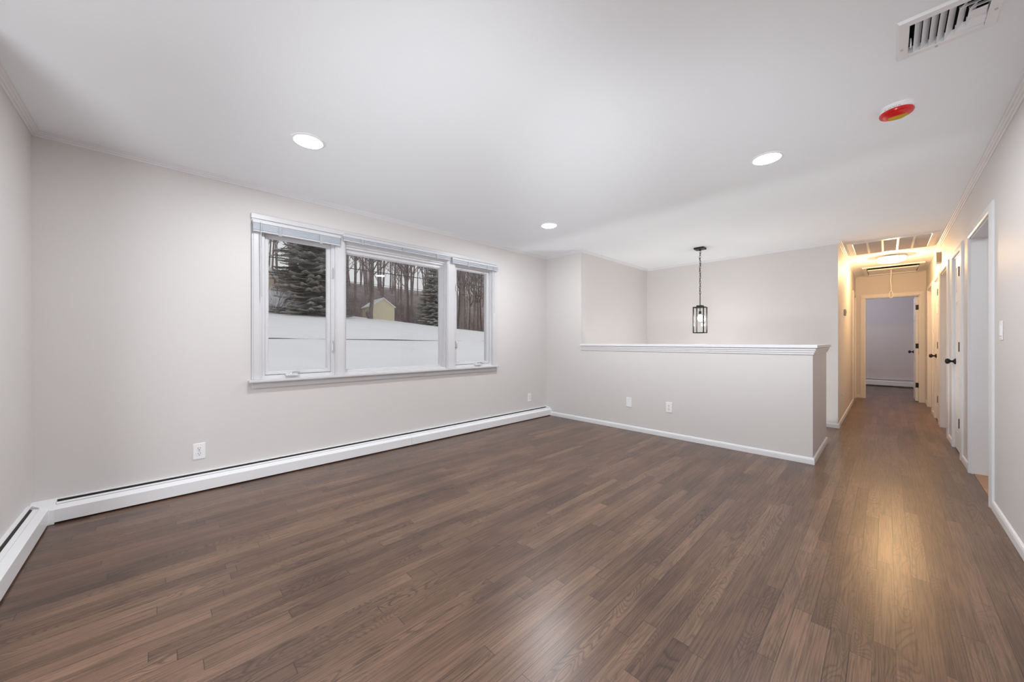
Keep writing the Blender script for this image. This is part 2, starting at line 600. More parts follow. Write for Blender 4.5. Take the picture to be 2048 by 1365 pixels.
# half wall with return
LP = lambda o: [(XP, YH - o), (XC + o, YH - o), (XC + o, YC + o), (XC - 0.115 - o, YC + o), (XC - 0.115 - o, YH + 0.115 + o), (XP, YH + 0.115 + o)]
mb = MB()
mb.prism(LP(0), 0, 1.0)
struct(mb.build('wall_half', M['wall']), 'pale L-shaped half wall guarding the stairwell', 'half wall')
mb = MB()
mb.prism(LP(0.010), 0.983, 1.001)
mb.prism(LP(0.017), 1.001, 1.020)
mb.prism(LP(0.025), 1.020, 1.040)
mb.prism(LP(0.036), 1.042, 1.070)
struct(mb.build('trim_1', M['trim'], bevel=0.003), 'white stepped cap on the half wall', 'cap')

# hall left wall and end wall, bedroom beyond
L5a, L5b = 9.07, 9.70
mb = MB()
mb.slab(0, XE - 0.12, XE, YS + 0.12, YE + 0.12, 0, ZC, holes=[(L5a, L5b, -1, DZ)])
struct(mb.build('wall_hall', M['wall']), 'hall wall carrying the thermostat', 'wall')
EX0, EX1 = -0.298, 0.412
mb = MB()
mb.slab(1, YE, YE + 0.12, XE, XR, 0, ZC, holes=[(EX0, EX1, -1, 1.945)])
struct(mb.build('wall_end', M['wall']), 'wall over the bedroom doorway at the hall end', 'wall')
YB = 12.80
mb = MB()
mb.slab(0, -2.1, -2.0, YE + 0.12, YB, 0, ZC, holes=[(10.4, 12.5, 0.55, 2.1)])
mb.box(-2.1, 1.2, YB, YB + 0.1, 0, ZC)
mb.box(1.1, 1.2, YE + 0.0, YB, 0, ZC)
mb.box(-2.1, XE - 0.12, YE + 0.0, YE + 0.12, 0, ZC)
mb.box(XR + 0.115, 1.1, YE + 0.0, YE + 0.12, 0, ZC)
struct(mb.build('wall_bedroom', mat('bedroom_wall_paint', (0.69, 0.645, 0.66, 1), 0.6, bump=0.08, bscale=260, var=0.006)), 'lavender grey wall of the bedroom beyond the hall', 'wall')
# side room seen through the first opening
mb = MB()
mb.box(2.2, 2.3, 3.0, 6.0, 0, ZC)
mb.box(XR + 0.115, 2.3, 2.9, 3.0, 0, ZC)
mb.box(XR + 0.115, 2.3, 5.15, 5.25, 0, ZC)
struct(mb.build('wall_side_room', M['wall']), 'white walls of the side room past the open doorway', 'wall')
mb = MB()
mb.box(XR + 0.012, 2.2, 3.0, 5.15, 0.0, 0.004)
struct(mb.build('floor_side_room', M['oakraw']), 'golden oak floor of the side room', 'floor')

# ---- crown moulding
CR = [(0, 0), (0, -0.032), (0.006, -0.032), (0.009, -0.024), (0.017, -0.021), (0.020, -0.014), (0.028, -0.011), (0.031, -0.005), (0.038, -0.004), (0.038, 0)]
mb = MB()
mb.sweep([(XR, YD, ZC), (XR, 8.0, ZC)], CR, (0, 0, 1))
struct(mb.build('trim_2', M['trim']), 'thin crown moulding along the wall of doors', 'moulding')
mb = MB()
mb.sweep([(XE, YE, ZC), (XE, YS, ZC), (XP, YS, ZC), (XP, YH, ZC), (XW, YH, ZC), (XW, YL, ZC), (XD, YL, ZC)], CR, (0, 0, 1))
struct(mb.build('trim_3', M['trim']), 'thin crown moulding above the window and stairwell', 'moulding')

# ---- baseboards
BB = [(0, 0), (0.013, 0), (0.014, 0.006), (0.013, 0.042), (0.009, 0.054), (0.003, 0.058), (0, 0.058)]
def base(name, path, label):
    b = MB()
    b.sweep([(x, y, 0.0) for x, y in path], BB, (0, 0, 1))
    return struct(b.build(name, M['trim']), label, 'baseboard')
base('baseboard_north', [(XC - 0.115, YC), (XC, YC), (XC, YH), (XW + 0.108, YH)], 'white baseboard along the half wall')
base('baseboard_hall', [(XE, 9.0), (XE, YS), (-0.75, YS)], 'white baseboard below the thermostat wall')
mb = MB()
for a, b in ((YD, 3.912), (4.928, 5.294), (6.012, 6.372), (8.090, 8.400), (9.368, YE)):
    mb.sweep([(XR, a, 0), (XR, b, 0)], BB, (0, 0, 1))
struct(mb.build('baseboard_east', M['trim']), 'white baseboard pieces between the doors', 'baseboard')
mb = MB()
mb.sweep([(EX0 - 0.066, YE, 0), (XE, YE, 0)], BB, (0, 0, 1))
mb.sweep([(XE, YE, 0), (XE, L5b + 0.067, 0)], BB, (0, 0, 1))
struct(mb.build('baseboard_end', M['trim']), 'short baseboard at the far hall corner', 'baseboard')

# ================================================================== WINDOWS
CAS = [(0, 0), (0, 0.020), (-0.008, 0.022), (-0.020, 0.016), (-0.048, 0.016), (-0.056, 0.020), (-0.066, 0.018), (-0.066, 0)]
mb = MB()
# flat casing: two sides, two mullions, head, each with a stepped face
y0, y1 = U[0][0] - 0.067, U[2][1] + 0.067
zt = 2.138
for a, b in ((y0, U[0][0]), (U[0][1], U[1][0]), (U[1][1], U[2][0]), (U[2][1], y1)):
    mb.box(XW, XW + 0.018, a, b, WZ0 - 0.012, WZ1)
    mb.box(XW, XW + 0.024, a + 0.012, b - 0.012, WZ0 - 0.012, WZ1)
mb.box(XW, XW + 0.018, y0, y1, WZ1 - 0.0, zt)
mb.box(XW, XW + 0.026, y0 - 0.004, y1 + 0.004, zt - 0.036, zt + 0.004)
struct(mb.build('trim_4', M['casing'], bevel=0.002), 'white casing around the triple window', 'casing')
mb = MB()
mb.box(XW - 0.02, XW + 0.058, y0 - 0.022, y1 + 0.022, WZ0 - 0.032, WZ0 - 0.012)
mb.box(XW, XW + 0.018, y0, y1, 0.717, WZ0 - 0.032)
struct(mb.build('trim_5', M['casing'], bevel=0.004), 'white window stool and apron', 'sill')

def ring(mb, xa, xb, ya, yb, za, zb, w):
    """rectangular frame in the window wall plane, outer size given, member width w"""
    mb.sweep([(xa, ya, za), (xa, yb, za), (xa, yb, zb), (xa, ya, zb)], [(0, 0), (w, 0), (w, xb - xa), (0, xb - xa)], (1, 0, 0), closed=True)

def casement(n, ya, yb, latch_y, crank_y, label):
    r = empty('window_%d' % n, (XW, (ya + yb) / 2, WZ0))
    struct(r, label, 'window')
    mb = MB(); ring(mb, XW - 0.13, XW - 0.002, ya, yb, WZ0 - 0.012, WZ1, 0.022)
    ring(mb, XW - 0.10, XW - 0.012, ya + 0.0, yb - 0.0, WZ0 - 0.012, WZ1, 0.029)
    mb.build('window_frame', M['vinyl'], r, bevel=0.002)
    mb = MB(); ring(mb, XW - 0.075, XW - 0.026, ya + 0.030, yb - 0.030, WZ0 + 0.022, WZ1 - 0.074, 0.022)
    ring(mb, XW - 0.066, XW - 0.036, ya + 0.050, yb - 0.050, WZ0 + 0.042, WZ1 - 0.094, 0.009)
    mb.box(XW - 0.075, XW - 0.020, ya + 0.034, yb - 0.034, WZ1 - 0.072, WZ1 - 0.036)
    mb.build('sash', M['vinyl'], r, bevel=0.002)
    mb = MB(); mb.box(XW - 0.056, XW - 0.050, ya + 0.048, yb - 0.048, WZ0 + 0.040, WZ1 - 0.092)
    mb.build('glass_pane', M['glass'], r)
    s = 1 if latch_y > (ya + yb) / 2 else -1
    for z in (1.05, 1.73):
        mb = MB()
        mb.box(XW - 0.014, XW + 0.002, latch_y - 0.010, latch_y + 0.010, z - 0.045, z + 0.045)
        lt = mb.build('latch', M['vinyl'], r, bevel=0.003)
        mb = MB()
        mb.tube([(XW + 0.004, latch_y, z - 0.02), (XW + 0.018, latch_y - 0.004 * s, z - 0.03), (XW + 0.020, latch_y - 0.006 * s, z + 0.035)], [0.005, 0.005, 0.003], 8)
        mb.box(XW + 0.0015, XW + 0.004, latch_y - 0.004, latch_y + 0.004, z + 0.005, z + 0.055)
        mb.build('lever', M['nickel'], lt, smooth=40)
    # crank operator
    mb = MB()
    mb.box(XW - 0.030, XW + 0.022, crank_y - 0.050, crank_y + 0.050, WZ0 + 0.004, WZ0 + 0.024)
    cr = mb.build('crank_housing', M['vinyl'], r, bevel=0.007)
    mb = MB()
    mb.tube([(XW + 0.010, crank_y - 0.010, WZ0 + 0.022), (XW + 0.014, crank_y - 0.006, WZ0 + 0.036), (XW + 0.018, crank_y + 0.03, WZ0 + 0.036), (XW + 0.020, crank_y + 0.055, WZ0 + 0.030)], [0.007, 0.007, 0.005, 0.008], 8)
    mb.build('crank_handle', M['nickel'], cr, smooth=40)
    return r
casement(1, U[0][0], U[0][1], 1.148, 0.815, 'tall casement beside the near end wall, spruce outside')
r = empty('window_2', (XW, (U[1][0] + U[1][1]) / 2, WZ0))
struct(r, 'wide fixed picture window looking at the cream shed', 'window')
mb = MB()
ya, yb = U[1]
ring(mb, XW - 0.13, XW - 0.002, ya, yb, WZ0 - 0.012, WZ1, 0.014)
ring(mb, XW - 0.13, XW - 0.045, ya + 0.008, yb - 0.008, WZ0 - 0.006, WZ1 - 0.05, 0.018)
mb.box(XW - 0.13, XW - 0.012, ya + 0.01, yb - 0.01, WZ1 - 0.06, WZ1 - 0.01)
mb.box(XW - 0.125, XW - 0.030, ya + 0.01, yb - 0.01, WZ1 - 0.082, WZ1 - 0.058)
mb.build('window_frame', M['vinyl'], r, bevel=0.002)
mb = MB()
ring(mb, XW - 0.100, XW - 0.062, ya + 0.020, yb - 0.020, WZ0 + 0.006, WZ1 - 0.10, 0.018)
mb.box(XW - 0.100, XW - 0.056, ya + 0.012, yb - 0.012, WZ1 - 0.112, WZ1 - 0.078)
ring(mb, XW - 0.092, XW - 0.075, ya + 0.034, yb - 0.034, WZ0 + 0.022, WZ1 - 0.116, 0.008)
mb.build('sash', M['vinyl'], r, bevel=0.002)
mb = MB()
mb.box(XW - 0.086, XW - 0.080, ya + 0.036, yb - 0.036, WZ0 + 0.022, WZ1 - 0.114)
mb.build('glass_pane', M['glass'], r)
casement(3, U[2][0], U[2][1], 2.530, 2.865, 'tall casement at the stairwell end of the window wall')

# ---- mini blinds, raised
def blind(ya, yb, zt_, zb, clips, wand_y, label):
    xa, xb = XW + 0.028, XW + 0.062
    r = empty('mini_blind', ((xa + xb) / 2, (ya + yb) / 2, zb))
    tag(r, label, 'blind', 'raised mini blinds over the triple window')
    mb = MB(); mb.box(xa, xb, ya, yb, zt_ - 0.024, zt_)
    mb.build('headrail', M['blind'], r, bevel=0.002)
    mb = MB()
    n = max(6, int((zt_ - 0.024 - zb - 0.010) / 0.0026))
    z1_, z0_ = zt_ - 0.026, zb + 0.012
    for i in range(n):
        z = z0_ + (z1_ - z0_) * (i + 0.5) / n
        j = random.uniform(-0.0015, 0.0015)
        mb.sweep([((xa + xb) / 2 + j, ya + 0.004, z), ((xa + xb) / 2 + j, yb - 0.004, z)], [(-0.0125, 0), (-0.006, 0.0012), (0, 0.0017), (0.006, 0.0012), (0.0125, 0), (0.0125, 0.0016), (0.006, 0.0028), (0, 0.0033), (-0.006, 0.0028), (-0.0125, 0.0016)], (0, 0, 1))
    mb.build('slat_stack', M['slat'], r)
    mb = MB(); mb.box(xa + 0.003, xb - 0.003, ya + 0.003, yb - 0.003, zb, zb + 0.011)
    mb.build('bottom_rail', M['blind'], r, bevel=0.003)
    for c in clips:
        mb = MB()
        mb.box(xb - 0.002, xb + 0.003, c - 0.010, c + 0.010, zb - 0.006, zt_ - 0.022)
        mb.box(xb - 0.012, xb + 0.004, c - 0.013, c + 0.013, zb - 0.010, zb - 0.003)
        mb.build('ladder_clip', M['clear'], r, bevel=0.001)
    if wand_y:
        mb = MB()
        mb.tube([(xb + 0.008, wand_y, zt_ - 0.016), (xb + 0.010, wand_y, zt_ - 0.10), (xb + 0.006, wand_y + 0.004, zt_ - 0.62)], [0.0035, 0.0042, 0.0035], 6)
        mb.build('tilt_wand', M['clear'], r, smooth=60)
    return r
blind(0.526, 1.200, 2.083, 1.990, (0.715, 1.030), 0.580, 'raised blue grey mini blind, thickest of three, over the spruce-view casement')
blind(1.222, 2.425, 2.108, 2.046, (1.40, 1.83, 2.24), None, 'widest raised mini blind, over the picture window')
blind(2.445, 3.165, 2.088, 2.020, (2.68, 2.98), 3.08, 'raised mini blind over the casement beside the room corner')

# ================================================================== HEATERS
def heater(name, P, d, n, length, label, depth, zb, zt_, ends, splices=(), group='baseboard heaters'):
    """P start on the wall at floor, d direction along the wall, n into the room"""
    P, d, n = Vector(P), Vector(d), Vector(n)
    r = empty('baseboard_heater', P + d * (length / 2))
    tag(r, label, 'heater', group)
    up = n.cross(d)
    def ext(prof, s0, s1, nm, m, parent=r, bev=0.0):
        vs = []
        for s_ in (s0, s1):
            vs += [P + d * s_ + n * a + Vector((0, 0, b)) for a, b in prof]
        k = len(prof)
        b = MB()
        b.add(vs, [tuple(range(k)), tuple(range(k, 2 * k))] + [(i, (i + 1) % k, k + (i + 1) % k, k + i) for i in range(k)])
        return b.build(nm, m, parent, bevel=bev)
    D, H = depth, zt_ - zb
    ext([(0, zb), (0.004, zb), (0.004, zt_ - 0.004), (0.018, zt_), (0.018, zt_ + 0.003), (0, zt_ + 0.003)], 0.0, length, 'back_panel', M['enamel'])
    cuts = [0.0] + list(splices) + [length]
    for a, b in zip(cuts[:-1], cuts[1:]):
        zf = zt_ - H * 0.22
        ext([(D - 0.003, zb), (D, zb), (D, zf - 0.012), (D - 0.030, zf + 0.010), (D - 0.034, zf + 0.008), (D - 0.003, zf - 0.014)], a + 0.001, b - 0.001, 'front_cover', M['enamel'])
    ext([(0.010, zb + 0.012), (D - 0.012, zb + 0.012), (D - 0.012, zt_ - H * 0.36), (0.050, zt_ - 0.026), (0.022, zt_ - 0.022), (0.005, zt_ - 0.006)], 0.01, length - 0.01, 'fin_element', M['fin'])
    ext([(0.026, zt_ - 0.013), (0.046, zt_ - 0.019), (0.046, zt_ - 0.022), (0.026, zt_ - 0.016)], 0.02, length - 0.02, 'damper', M['enamel'])
    for e in ends:
        ext([(0, 0.001), (D + 0.003, 0.001), (D + 0.003, zt_ - H * 0.22 - 0.012), (D - 0.030, zt_ - H * 0.22 + 0.013), (0.020, zt_ + 0.005), (0, zt_ + 0.005)], e[0], e[1], 'end_cap', M['enamel'], bev=0.002)
    return r
HD = 0.105
heater('h', (XW, YL + 0.0, 0), (0, 1, 0), (1, 0, 0), YH - YL - 0.0, 'long white baseboard heater running under the triple window', HD, 0.012, 0.124,
       ((0.0, 0.10), (YH - YL - 0.024, YH - YL - 0.001)), splices=(2.46,))
heater('h', (XW + HD + 0.002, YL, 0), (1, 0, 0), (0, 1, 0), 1.70, 'white baseboard heater on the near end wall, meeting the long one', 0.078, 0.012, 0.135,
       ((0.0, 0.004), (1.66, 1.70)))
heater('h', (-1.6, YB, 0), (1, 0, 0), (0, -1, 0), 2.6, 'white baseboard heater on the bedroom wall seen through the hall', 0.07, 0.03, 0.17, ((0, 0.03), (2.57, 2.6)))

# ================================================================== OUTLETS, SWITCHES
def rot_root(name, loc, rz):
    r = empty(name, loc)
    r.rotation_euler = (0, 0, rz)
    return r
# local frame: plate in the xz plane, facing -y (rz = 0 faces -y)
def make_outlet(loc, rz, w=0.072, hgt=0.118):
    r = rot_root('wall_outlet', loc, rz)
    mb = MB(); mb.box(-w / 2, w / 2, -0.006, 0, -hgt / 2, hgt / 2)
    mb.build('cover_plate', M['plate'], r, world=False, bevel=0.003)
    for s in (-1, 1):
        mb = MB(); mb.lathe([(0.0165, -0.0085), (0.0165, -0.004)], 20, 'y', (0, 0, s * 0.0195))
        rc = mb.build('receptacle', M['plate'], r, world=False, smooth=40)
        mb = MB()
        mb.box(-0.0075, -0.0050, -0.0092, -0.0080, s * 0.0195 - 0.001, s * 0.0195 + 0.008)
        mb.box(0.0050, 0.0075, -0.0092, -0.0080, s * 0.0195 - 0.001, s * 0.0195 + 0.008)
        mb.lathe([(0.003, -0.0092), (0.003, -0.0080)], 10, 'y', (0, 0, s * 0.0195 - 0.008))
        mb.build('slots', M['slot'], rc, world=False)
    mb = MB(); mb.lathe([(0.003, -0.0075), (0.003, -0.005)], 10, 'y')
    mb.build('screw', M['nickel'], r, world=False)
    return r
def make_plate(name, loc, rz, toggle, w=0.072, hgt=0.118):
    r = rot_root(name, loc, rz)
    mb = MB(); mb.box(-w / 2, w / 2, -0.006, 0, -hgt / 2, hgt / 2)
    mb.build('cover_plate', M['plate'], r, world=False, bevel=0.003)
    if toggle:
        mb = MB(); mb.box(-0.017, 0.017, -0.010, -0.004, -0.033, 0.033)
        mb.build('rocker', M['plate'], r, world=False, bevel=0.003)
    for s in (-1, 1):
        mb = MB(); mb.lathe([(0.003, -0.0072), (0.003, -0.005)], 10, 'y', (0, 0, s * 0.045))
        mb.build('screw', M['plate'], r, world=False)
    return r
g = 'duplex outlets around the room'
o1 = make_outlet((XW, 0.205, 0.280), PI / 2)
tag(o1, 'white duplex outlet on the window wall, below and before the casement', 'outlet', g)
def outlet_copy(loc, rz, label):
    c = copy_tree(o1)
    c.location = loc
    c.rotation_euler = (0, 0, rz)
    c['label'] = label
    return c
outlet_copy((XW, 3.815, 0.295), PI / 2, 'faint white outlet beyond the triple window, near the room corner')
outlet_copy((-1.737, YH, 0.345), 0, 'white duplex outlet on the half wall beside the blank plate')
outlet_copy((XE, 6.75, 0.335), PI / 2, 'small outlet low on the hall wall below the thermostat')
bp = make_plate('blank_wall_plate', (-2.232, YH, 0.345), 0, False)
tag(bp, 'blank white cover plate on the half wall, no sockets', 'wall plate')
sw = make_plate('light_switch', (XR, 3.69, 1.168), -PI / 2, True)
tag(sw, 'white rocker switch beside the open doorway, on its near side', 'switch', 'light switches')
sw2 = copy_tree(sw)
sw2.location = (XR, 8.25, 1.18)
sw2['label'] = 'small switch on the hall wall past the second black-knob door'

# ================================================================== CEILING LIGHTS
def recessed(loc, label):
    r = empty('recessed_light', loc)
    tag(r, label, 'ceiling light', 'round recessed ceiling lights')
    mb = MB(); mb.lathe([(0.080, 0.0), (0.097, 0.0), (0.097, -0.003), (0.092, -0.006), (0.083, -0.007), (0.080, -0.005)], 48)
    mb.build('trim_ring', M['plate'], r, world=False, smooth=30)
    mb = MB(); mb.lathe([(0.081, -0.001), (0.081, -0.006), (0.076, -0.009), (0.055, -0.0125), (0.03, -0.0145), (0.002, -0.015)], 48)
    mb.build('lens', M['lens'], r, world=False, smooth=50)
    al = lamp('lens_glow', 'AREA', (0, 0, -0.0165), P_RECESSED, (0.93, 0.965, 1.0), r)
    al.data.shape = 'DISK'
    al.data.size = 0.15
    return r
l1 = recessed((-2.555, 0.672, ZC), 'round recessed light over the floor before the near casement')
for loc, lab in (((-2.575, 3.055, ZC), 'round recessed light near the room corner, furthest of the three in view'),
                 ((-0.580, 3.025, ZC), 'round recessed light between the half wall and the smoke alarm'),
                 ((-0.570, 0.672, ZC), 'round recessed light over the viewpoint, out of view')):
    c = copy_tree(l1)
    c.location = loc
    c['label'] = lab

# ---- air vent
r = empty('ceiling_vent', ((VX0 + VX1) / 2, (VY0 + VY1) / 2, ZC - 0.012))
tag(r, 'white metal air vent with angled blades on the ceiling', 'vent')
mb = MB()
mb.sweep([(VX0, VY0, ZC), (VX1, VY0, ZC), (VX1, VY1, ZC), (VX0, VY1, ZC)], [(0, 0), (0.006, -0.010), (0.034, -0.012), (0.036, -0.010), (0.036, 0.02), (0, 0)][:5], (0, 0, 1), closed=True)
mb.build('frame', M['enamel'], r)
mb = MB()
mb.box(VX0 + .03, VX1 - .03, VY0 + .03, VY0 + .032, ZC, ZC + 0.11); mb.box(VX0 + .03, VX1 - .03, VY1 - .032, VY1 - .03, ZC, ZC + 0.11)
mb.box(VX0 + .03, VX0 + .032, VY0 + .03, VY1 - .03, ZC, ZC + 0.11); mb.box(VX1 - .032, VX1 - .03, VY0 + .03, VY1 - .03, ZC, ZC + 0.11)
mb.box(VX0 + .03, VX1 - .03, VY0 + .03, VY1 - .03, ZC + 0.10, ZC + 0.11)
mb.build('duct', M['dark'], r)
iy0, iy1 = VY0 + 0.037, VY1 - 0.037
def vane(p, q, lean, nm='blade', w=0.024, par=r):
    """blade between floor points p,q; its upper edge leans by vector lean"""
    p, q, ln_ = Vector(p), Vector(q), Vector(lean)
    z0_, z1_ = ZC - 0.011, ZC + 0.010
    t = Vector((0, 0, 0.0012))
    vs = [(p.x, p.y, z0_), (q.x, q.y, z0_), (q.x + ln_.x, q.y + ln_.y, z1_), (p.x + ln_.x, p.y + ln_.y, z1_)]
    nrm = (Vector(vs[1]) - Vector(vs[0])).cross(Vector(vs[3]) - Vector(vs[0])).normalized() * 0.0012
    b = MB()
    vs2 = vs + [tuple(Vector(v) + nrm) for v in vs]
    b.add(vs2, [(0, 1, 2, 3), (7, 6, 5, 4), (0, 4, 5, 1), (1, 5, 6, 2), (2, 6, 7, 3), (3, 7, 4, 0)])
    return b.build(nm, M['enamel'], par)
for i, x in enumerate((0.078, 0.100, 0.122, 0.144)):
    vane((x, iy0, 0), (x, iy1, 0), (0.020, 0, 0))
# three-way end: nested mitred vanes
for i in range(3):
    k = i * 0.026
    xa_, xb_ = 0.166 + k, VX1 - 0.037
    vane((xa_, iy0 + k, 0), (xa_, iy1 - k, 0), (0.020, 0, 0))
    vane((xa_, iy1 - k, 0), (xb_, iy1 - k, 0), (0, -0.020, 0))
    vane((xa_, iy0 + k, 0), (xb_, iy0 + k, 0), (0, 0.020, 0))
mb = MB(); mb.box(0.222, VX1 - 0.040, iy0 + 0.080, iy1 - 0.080, ZC - 0.006, ZC - 0.004)
mb.build('centre_plate', M['enamel'], r)
mb = MB(); mb.box(VX0 + 0.040, VX0 + 0.045, VY1 - 0.12, VY1 - 0.095, ZC - 0.020, ZC + 0.01)
mb.build('damper_lever', M['enamel'], r, bevel=0.002)
for x, y in ((VX0 + 0.017, (VY0 + VY1) / 2 + 0.05), (VX1 - 0.017, (VY0 + VY1) / 2 + 0.02), ((VX0 + VX1) / 2 - 0.02, VY1 - 0.017)):
    mb = MB(); mb.lathe([(0.0045, -0.0135), (0.0045, -0.011)], 10, 'z', (x, y, ZC)); mb.box(x - 0.004, x + 0.004, y - 0.001, y + 0.001, ZC - 0.0145, ZC - 0.013)
    mb.build('screw', M['nickel'], r)

# ---- smoke alarm
sx, sy = 0.036, 2.872
r = empty('smoke_alarm', (sx, sy, ZC - 0.05))
tag(r, 'round white smoke alarm under a red dust cover with yellow label', 'smoke alarm')
mb = MB(); mb.lathe([(0.064, 0.0), (0.066, -0.004), (0.066, -0.010), (0.063, -0.012), (0.063, -0.030), (0.060, -0.034), (0.002, -0.034)], 48, 'z', (sx, sy, ZC))
bs = mb.build('body', M['plate'], r, smooth=35)
mb = MB()
for i in range(17):
    if i % 5 == 3:
        continue
    t = -2.35 + i * 0.062
    c_, s_ = math.cos(t), math.sin(t)
    c2, s2 = math.cos(t + 0.035), math.sin(t + 0.035)
    R1 = 0.0634
    hh = 0.0035 if i % 3 else 0.005
    mb.add([(sx + R1 * c_, sy + R1 * s_, ZC - 0.022), (sx + R1 * c2, sy + R1 * s2, ZC - 0.022), (sx + R1 * c2, sy + R1 * s2, ZC - 0.022 + hh), (sx + R1 * c_, sy + R1 * s_, ZC - 0.022 + hh)], [(0, 1, 2, 3)])
mb.build('printed_line', M['grey_print'], bs)
mb = MB(); mb.lathe([(0.0665, -0.027), (0.0675, -0.034), (0.064, -0.040), (0.052, -0.042), (0.044, -0.050), (0.040, -0.052), (0.002, -0.052)], 48, 'z', (sx, sy, ZC))
rc = mb.build('dust_cover', M['red'], r, smooth=35)
mb = MB()
pts = []
for i in range(24):
    t = 2 * PI * i / 24
    pts.append((sx + 0.005 + 0.037 * math.cos(t), sy + 0.037 * math.sin(t)))
pts = [(x, max(y, sy - 0.012)) for x, y in pts]
mb.prism(pts, ZC - 0.0535, ZC - 0.0520)
mb.build('label_sticker', M['yellow'], rc)

# ---- lantern pendant over the stairs
px_, py_ = -1.765, 5.262
r = empty('pendant_lantern', (px_, py_, 1.215))
tag(r, 'black box lantern with clear glass hanging on a chain over the stairs', 'pendant light')
mb = MB(); mb.box(px_ - 0.062, px_ + 0.062, py_ - 0.062, py_ + 0.062, ZC - 0.024, ZC)
mb.lathe([(0.012, -0.024), (0.012, -0.036), (0.006, -0.042)], 12, 'z', (px_, py_, ZC))
mb.build('canopy', M['black'], r, bevel=0.003)
mb = MB()
zz = ZC - 0.05
n = 17
zbot = 1.765
for i in range(n):
    z = ZC - 0.052 - (ZC - 0.052 - zbot) * i / (n - 1)
    mb.torus((px_, py_, z), 0.0135, 0.0026, 'x' if i % 2 else 'y', 0.72 if i % 2 == 0 else 0.72, 1.55, 14, 5)
mb.build('chain', M['black'], r, smooth=60)
mb = MB()
mb.tube([(px_ + 0.010 * math.sin(i * 1.7), py_ + 0.010 * math.cos(i * 1.3), ZC - 0.03 - i * (ZC - 0.05 - zbot) / 14) for i in range(15)], 0.0025, 5)
mb.build('wire', M['black'], r)
mb = MB(); mb.lathe([(0.0055, 1.585), (0.0055, 1.755)], 10, 'z', (px_, py_, 0)); mb.torus((px_, py_, 1.760), 0.009, 0.003, 'y', 1, 1, 14, 5)
mb.build('rod', M['black'], r)
hw, zb_, zt_ = 0.070, 1.215, 1.572
mb = MB()
for sx_ in (-1, 1):
    for sy_ in (-1, 1):
        mb.box(px_ + sx_ * hw - 0.006 * (sx_ > 0) * 2, px_ + sx_ * hw + 0.006 * (sx_ < 0) * 2, py_ + sy_ * hw - 0.012 * (sy_ > 0), py_ + sy_ * hw + 0.012 * (sy_ < 0), zb_, zt_)
for z0_, z1_ in ((zb_, zb_ + 0.012), (zt_ - 0.012, zt_)):
    mb.box(px_ - hw, px_ + hw, py_ - hw, py_ - hw + 0.012, z0_, z1_); mb.box(px_ - hw, px_ + hw, py_ + hw - 0.012, py_ + hw, z0_, z1_)
    mb.box(px_ - hw, px_ - hw + 0.012, py_ - hw, py_ + hw, z0_, z1_); mb.box(px_ + hw - 0.012, px_ + hw, py_ - hw, py_ + hw, z0_, z1_)
mb.box(px_ - hw, px_ + hw, py_ - 0.011, py_ + 0.011, zt_ - 0.008, zt_)
mb.box(px_ - 0.036, px_ + 0.036, py_ - 0.036, py_ + 0.036, zt_, zt_ + 0.020)
mb.build('cage', M['black'], r)
for a in range(4):
    c_, s_ = ((1, 0), (-1, 0), (0, 1), (0, -1))[a]
    mb = MB()
    if c_:
        mb.box(px_ + c_ * (hw - 0.008), px_ + c_ * (hw - 0.005), py_ - hw + 0.012, py_ + hw - 0.012, zb_ + 0.012, zt_ - 0.012)
    else:
        mb.box(px_ - hw + 0.012, px_ + hw - 0.012, py_ + s_ * (hw - 0.008), py_ + s_ * (hw - 0.005), zb_ + 0.012, zt_ - 0.012)
    mb.build('glass_pane', M['lantern_glass'], r)
mb = MB(); mb.lathe([(0.005, zt_), (0.005, 1.515), (0.016, 1.512), (0.016, 1.470), (0.012, 1.468)], 14, 'z', (px_, py_, 0))
mb.build('socket', M['black'], r, smooth=40)
mb = MB(); mb.lathe([(0.010, 1.470), (0.014, 1.462), (0.024, 1.445), (0.030, 1.425), (0.030, 1.405), (0.022, 1.385), (0.008, 1.376), (0.001, 1.375)], 20, 'z', (px_, py_, 0))
mb.build('bulb', M['bulb'], r, smooth=60)
lamp('lantern_glow', 'POINT', (0, 0, 1.335 - 1.215), P_PENDANT, (1.0, 0.93, 0.80), r, 0.03)

# ---- hall drum light
hx, hyy = 0.045, 7.83
r = empty('flush_drum_light', (hx, hyy, ZC - 0.09))
tag(r, 'glowing round flush drum light with metal rings on the hall ceiling', 'ceiling light')
mb = MB(); mb.lathe([(0.165, 0.0), (0.168, -0.006), (0.160, -0.014)], 40, 'z', (hx, hyy, ZC))
mb.build('ceiling_pan', M['nickel'], r, smooth=40)
mb = MB(); mb.lathe([(0.150, -0.014), (0.150, -0.060), (0.142, -0.074), (0.115, -0.086), (0.06, -0.093), (0.002, -0.094)], 40, 'z', (hx, hyy, ZC))
mb.build('glass_drum', M['drum'], r, smooth=40)
for z in (-0.018, -0.056):
    mb = MB(); mb.torus((hx, hyy, ZC + z), 0.160, 0.0035, 'z', 1, 1, 40, 6)
    mb.build('ring', M['nickel'], r, smooth=60)
for i in range(4):
    t = 0.5 + i * PI / 2
    mb = MB(); mb.lathe([(0.005, -0.064), (0.005, -0.010)], 8, 'z', (hx + 0.160 * math.cos(t), hyy + 0.160 * math.sin(t), ZC))
    mb.build('clip', M['nickel'], r)

lamp('drum_glow', 'POINT', (0, 0, -0.045), P_HALL, (1.0, 0.60, 0.27), r, 0.035)

